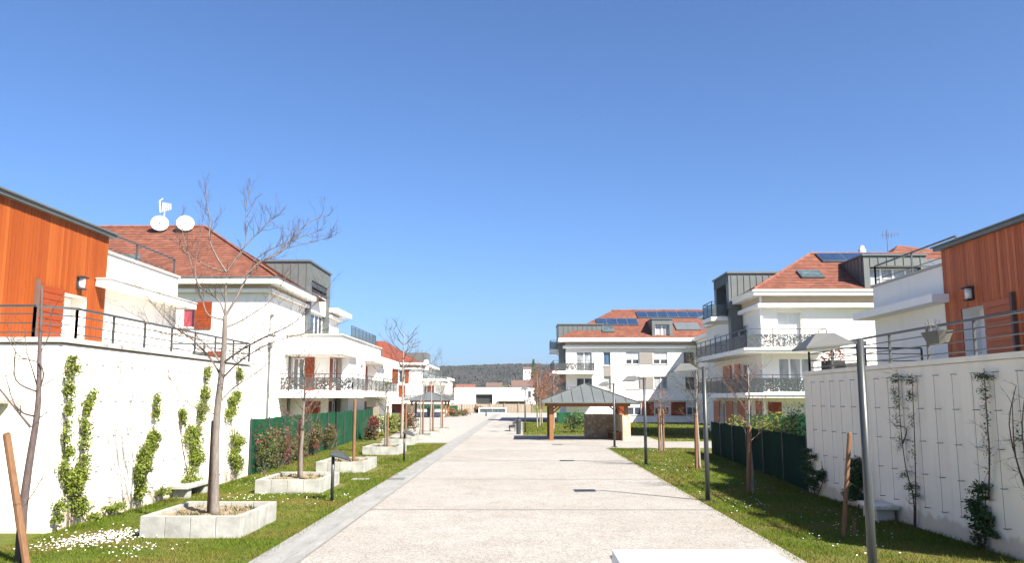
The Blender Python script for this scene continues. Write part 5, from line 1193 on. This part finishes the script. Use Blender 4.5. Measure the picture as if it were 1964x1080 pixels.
def bush(x, y, r, h, lab, mats, seed, n=700, leaf=.06, name="shrub", grp=None, z0=0):
    t = thing(name, (x, y, 0), lab, "shrub", grp); rnd = random.Random(seed)
    for mat, share in mats:
        mb = MB()
        for k in range(7):
            a = rnd.uniform(0, 6.28); q = rnd.uniform(0, .6); rr = rnd.uniform(.35, .6)
            clump(mb, (x + math.cos(a) * r[0] * q, y + math.sin(a) * r[1] * q, z0 + h * rnd.uniform(.25, .72)), (r[0] * rr, r[1] * rr, h * .3), int(n * share / 7), leaf, rnd, .45, 0.02)
        mb.build("foliage", mat, t)
    mb = MB()
    for k in range(6): twig(mb, (x + rnd.gauss(0, .1), y + rnd.gauss(0, .1), 0), (rnd.gauss(0, .4), rnd.gauss(0, .4), 1), h * .8, .015, 2, rnd)
    mb.build("stems", "twig_brown", t)
labs = ["tangled shrub against the green fence next to the white wall", "red-tipped shrub against the fence left of the second planter's tree", "green shrub against the fence behind the second planter", "small red-tipped shrub against the fence right of the second planter's tree", "tall loose shrub with red tips behind the third planter", "last red-tipped shrub at the fence before the lone post"]
for i, (yy, h, r) in enumerate(((28.5, 1.65, 1.0), (30.4, 1.5, 1.0), (32.2, 1.2, .9), (34.6, 1.25, .9), (37.6, 1.55, 1.2), (41.2, 1.3, 1.0))):
    bush(-8.72 - (yy - 27.6) * .049 + .1, yy, (.36, r * 1.35), h * 1.12, labs[i], [("leaf_mixed", .72), ("leaf_red", .28 if i else .1)], 90 + i, 1050, .048, "photinia_shrub", "shrubs growing against the left green fence")
bush(-9.0, 51.5, (.7, .8), 1.5, "round red-leaved bush at the end of the green fence", [("leaf_red", .7), ("leaf_deep", .3)], 101, 900, .08)
bush(-9.0, 57, (.9, 1.4), 1.6, "yellow-green bush right of the round red one", [("leaf_mixed", .6), ("leaf_yellowgreen", .4)], 102, 900, .09)
bush(-8.5, 61.5, (1.0, 1.6), 1.9, "large bush with red tips before the distant gazebo", [("leaf_mixed", .6), ("leaf_red", .4)], 103, 1000, .09)
bush(-9.3, 117, (1.3, 2), 1.5, "wide green bush right of the distant gazebo", [("leaf_mixed", .7), ("leaf_copper", .3)], 104, 700, .12)
bush(-8.2, 121, (1.4, 2), 1.1, "low brownish bush at the plaza edge", [("leaf_copper", .6), ("leaf_mixed", .4)], 105, 500, .12)
bush(-7.5, 147, (1.5, 1), 1.3, "dry brown bush before the beige fence", [("leaf_copper", .6), ("leaf_mixed", .4)], 106, 250, .2)
bush(3.9, 63, (1.3, 1), 1.75, "dark green bush seen through the near gazebo", [("leaf_deep", .6), ("leaf_mixed", .4)], 107, 900, .09)
bush(6.0, 63, (1.8, 1), 1.6, "yellowish bush seen through the near gazebo over its stone wall", [("leaf_yellowgreen", .5), ("leaf_mixed", .5)], 108, 1000, .09)
for i, (x, y, h, lab) in enumerate(((9.3, 36.5, 1.55, "low yellow-green hedge plant at the far end of the dark fence"), (9.2, 33, 1.75, "yellow-green hedge plant behind the staked tree"), (9.2, 30, 1.95, "bright yellow-green hedge plant behind the dark fence's middle"), (9.0, 27.3, 2.05, "tallest yellow-green hedge plant near the right wall"), (10.3, 29, 1.9, "dark green hedge plant behind the yellow-green ones"))):
    bush(x, y, (.8, 1.5), h * 1.2, lab, [("leaf_yellowgreen", .75), ("leaf_mixed", .25)] if i < 4 else [("leaf_deep", .6), ("leaf_mixed", .4)], 110 + i, 1100, .06, "hedge_plant", "hedge plants behind the dark right fence")
t = thing("board_screen", (-10.3, 59, 0), "pale brown horizontal board screen above the green fence", "fence")
mb = MB()
for k in range(5): mb.box(-11.5, -9.9, 58.3, 58.34, 1.1 + .17 * k, 1.25 + .17 * k)
mb.build("boards", "fence_board", t); 
for xx in (-11.5, -9.95): mb = MB(); mb.box(xx, xx + .08, 58.345, 58.42, 0, 1.98); mb.build("post", "fence_board", t)

# ------------------------------------------------------------------ the air: far things pale towards blue
mb = MB(); mb.box(-420, 420, -40, 1420, -1.0, 62.0)
hz = tag(mb.build("haze", "white_trim"), kind="stuff")
m = bpy.data.materials.new("air"); m.use_nodes = True; nt = m.node_tree; nt.nodes.remove(nt.nodes["Principled BSDF"])
pv = nt.nodes.new("ShaderNodeVolumePrincipled"); pv.inputs["Color"].default_value = (0.72, 0.83, 1.0, 1); pv.inputs["Density"].default_value = 0.00009
nt.links.new(pv.outputs[0], nt.nodes["Material Output"].inputs["Volume"])
hz.data.materials.clear(); hz.data.materials.append(m)
tag(hz, "thin pale air that fades the distant wooded hill", "haze")
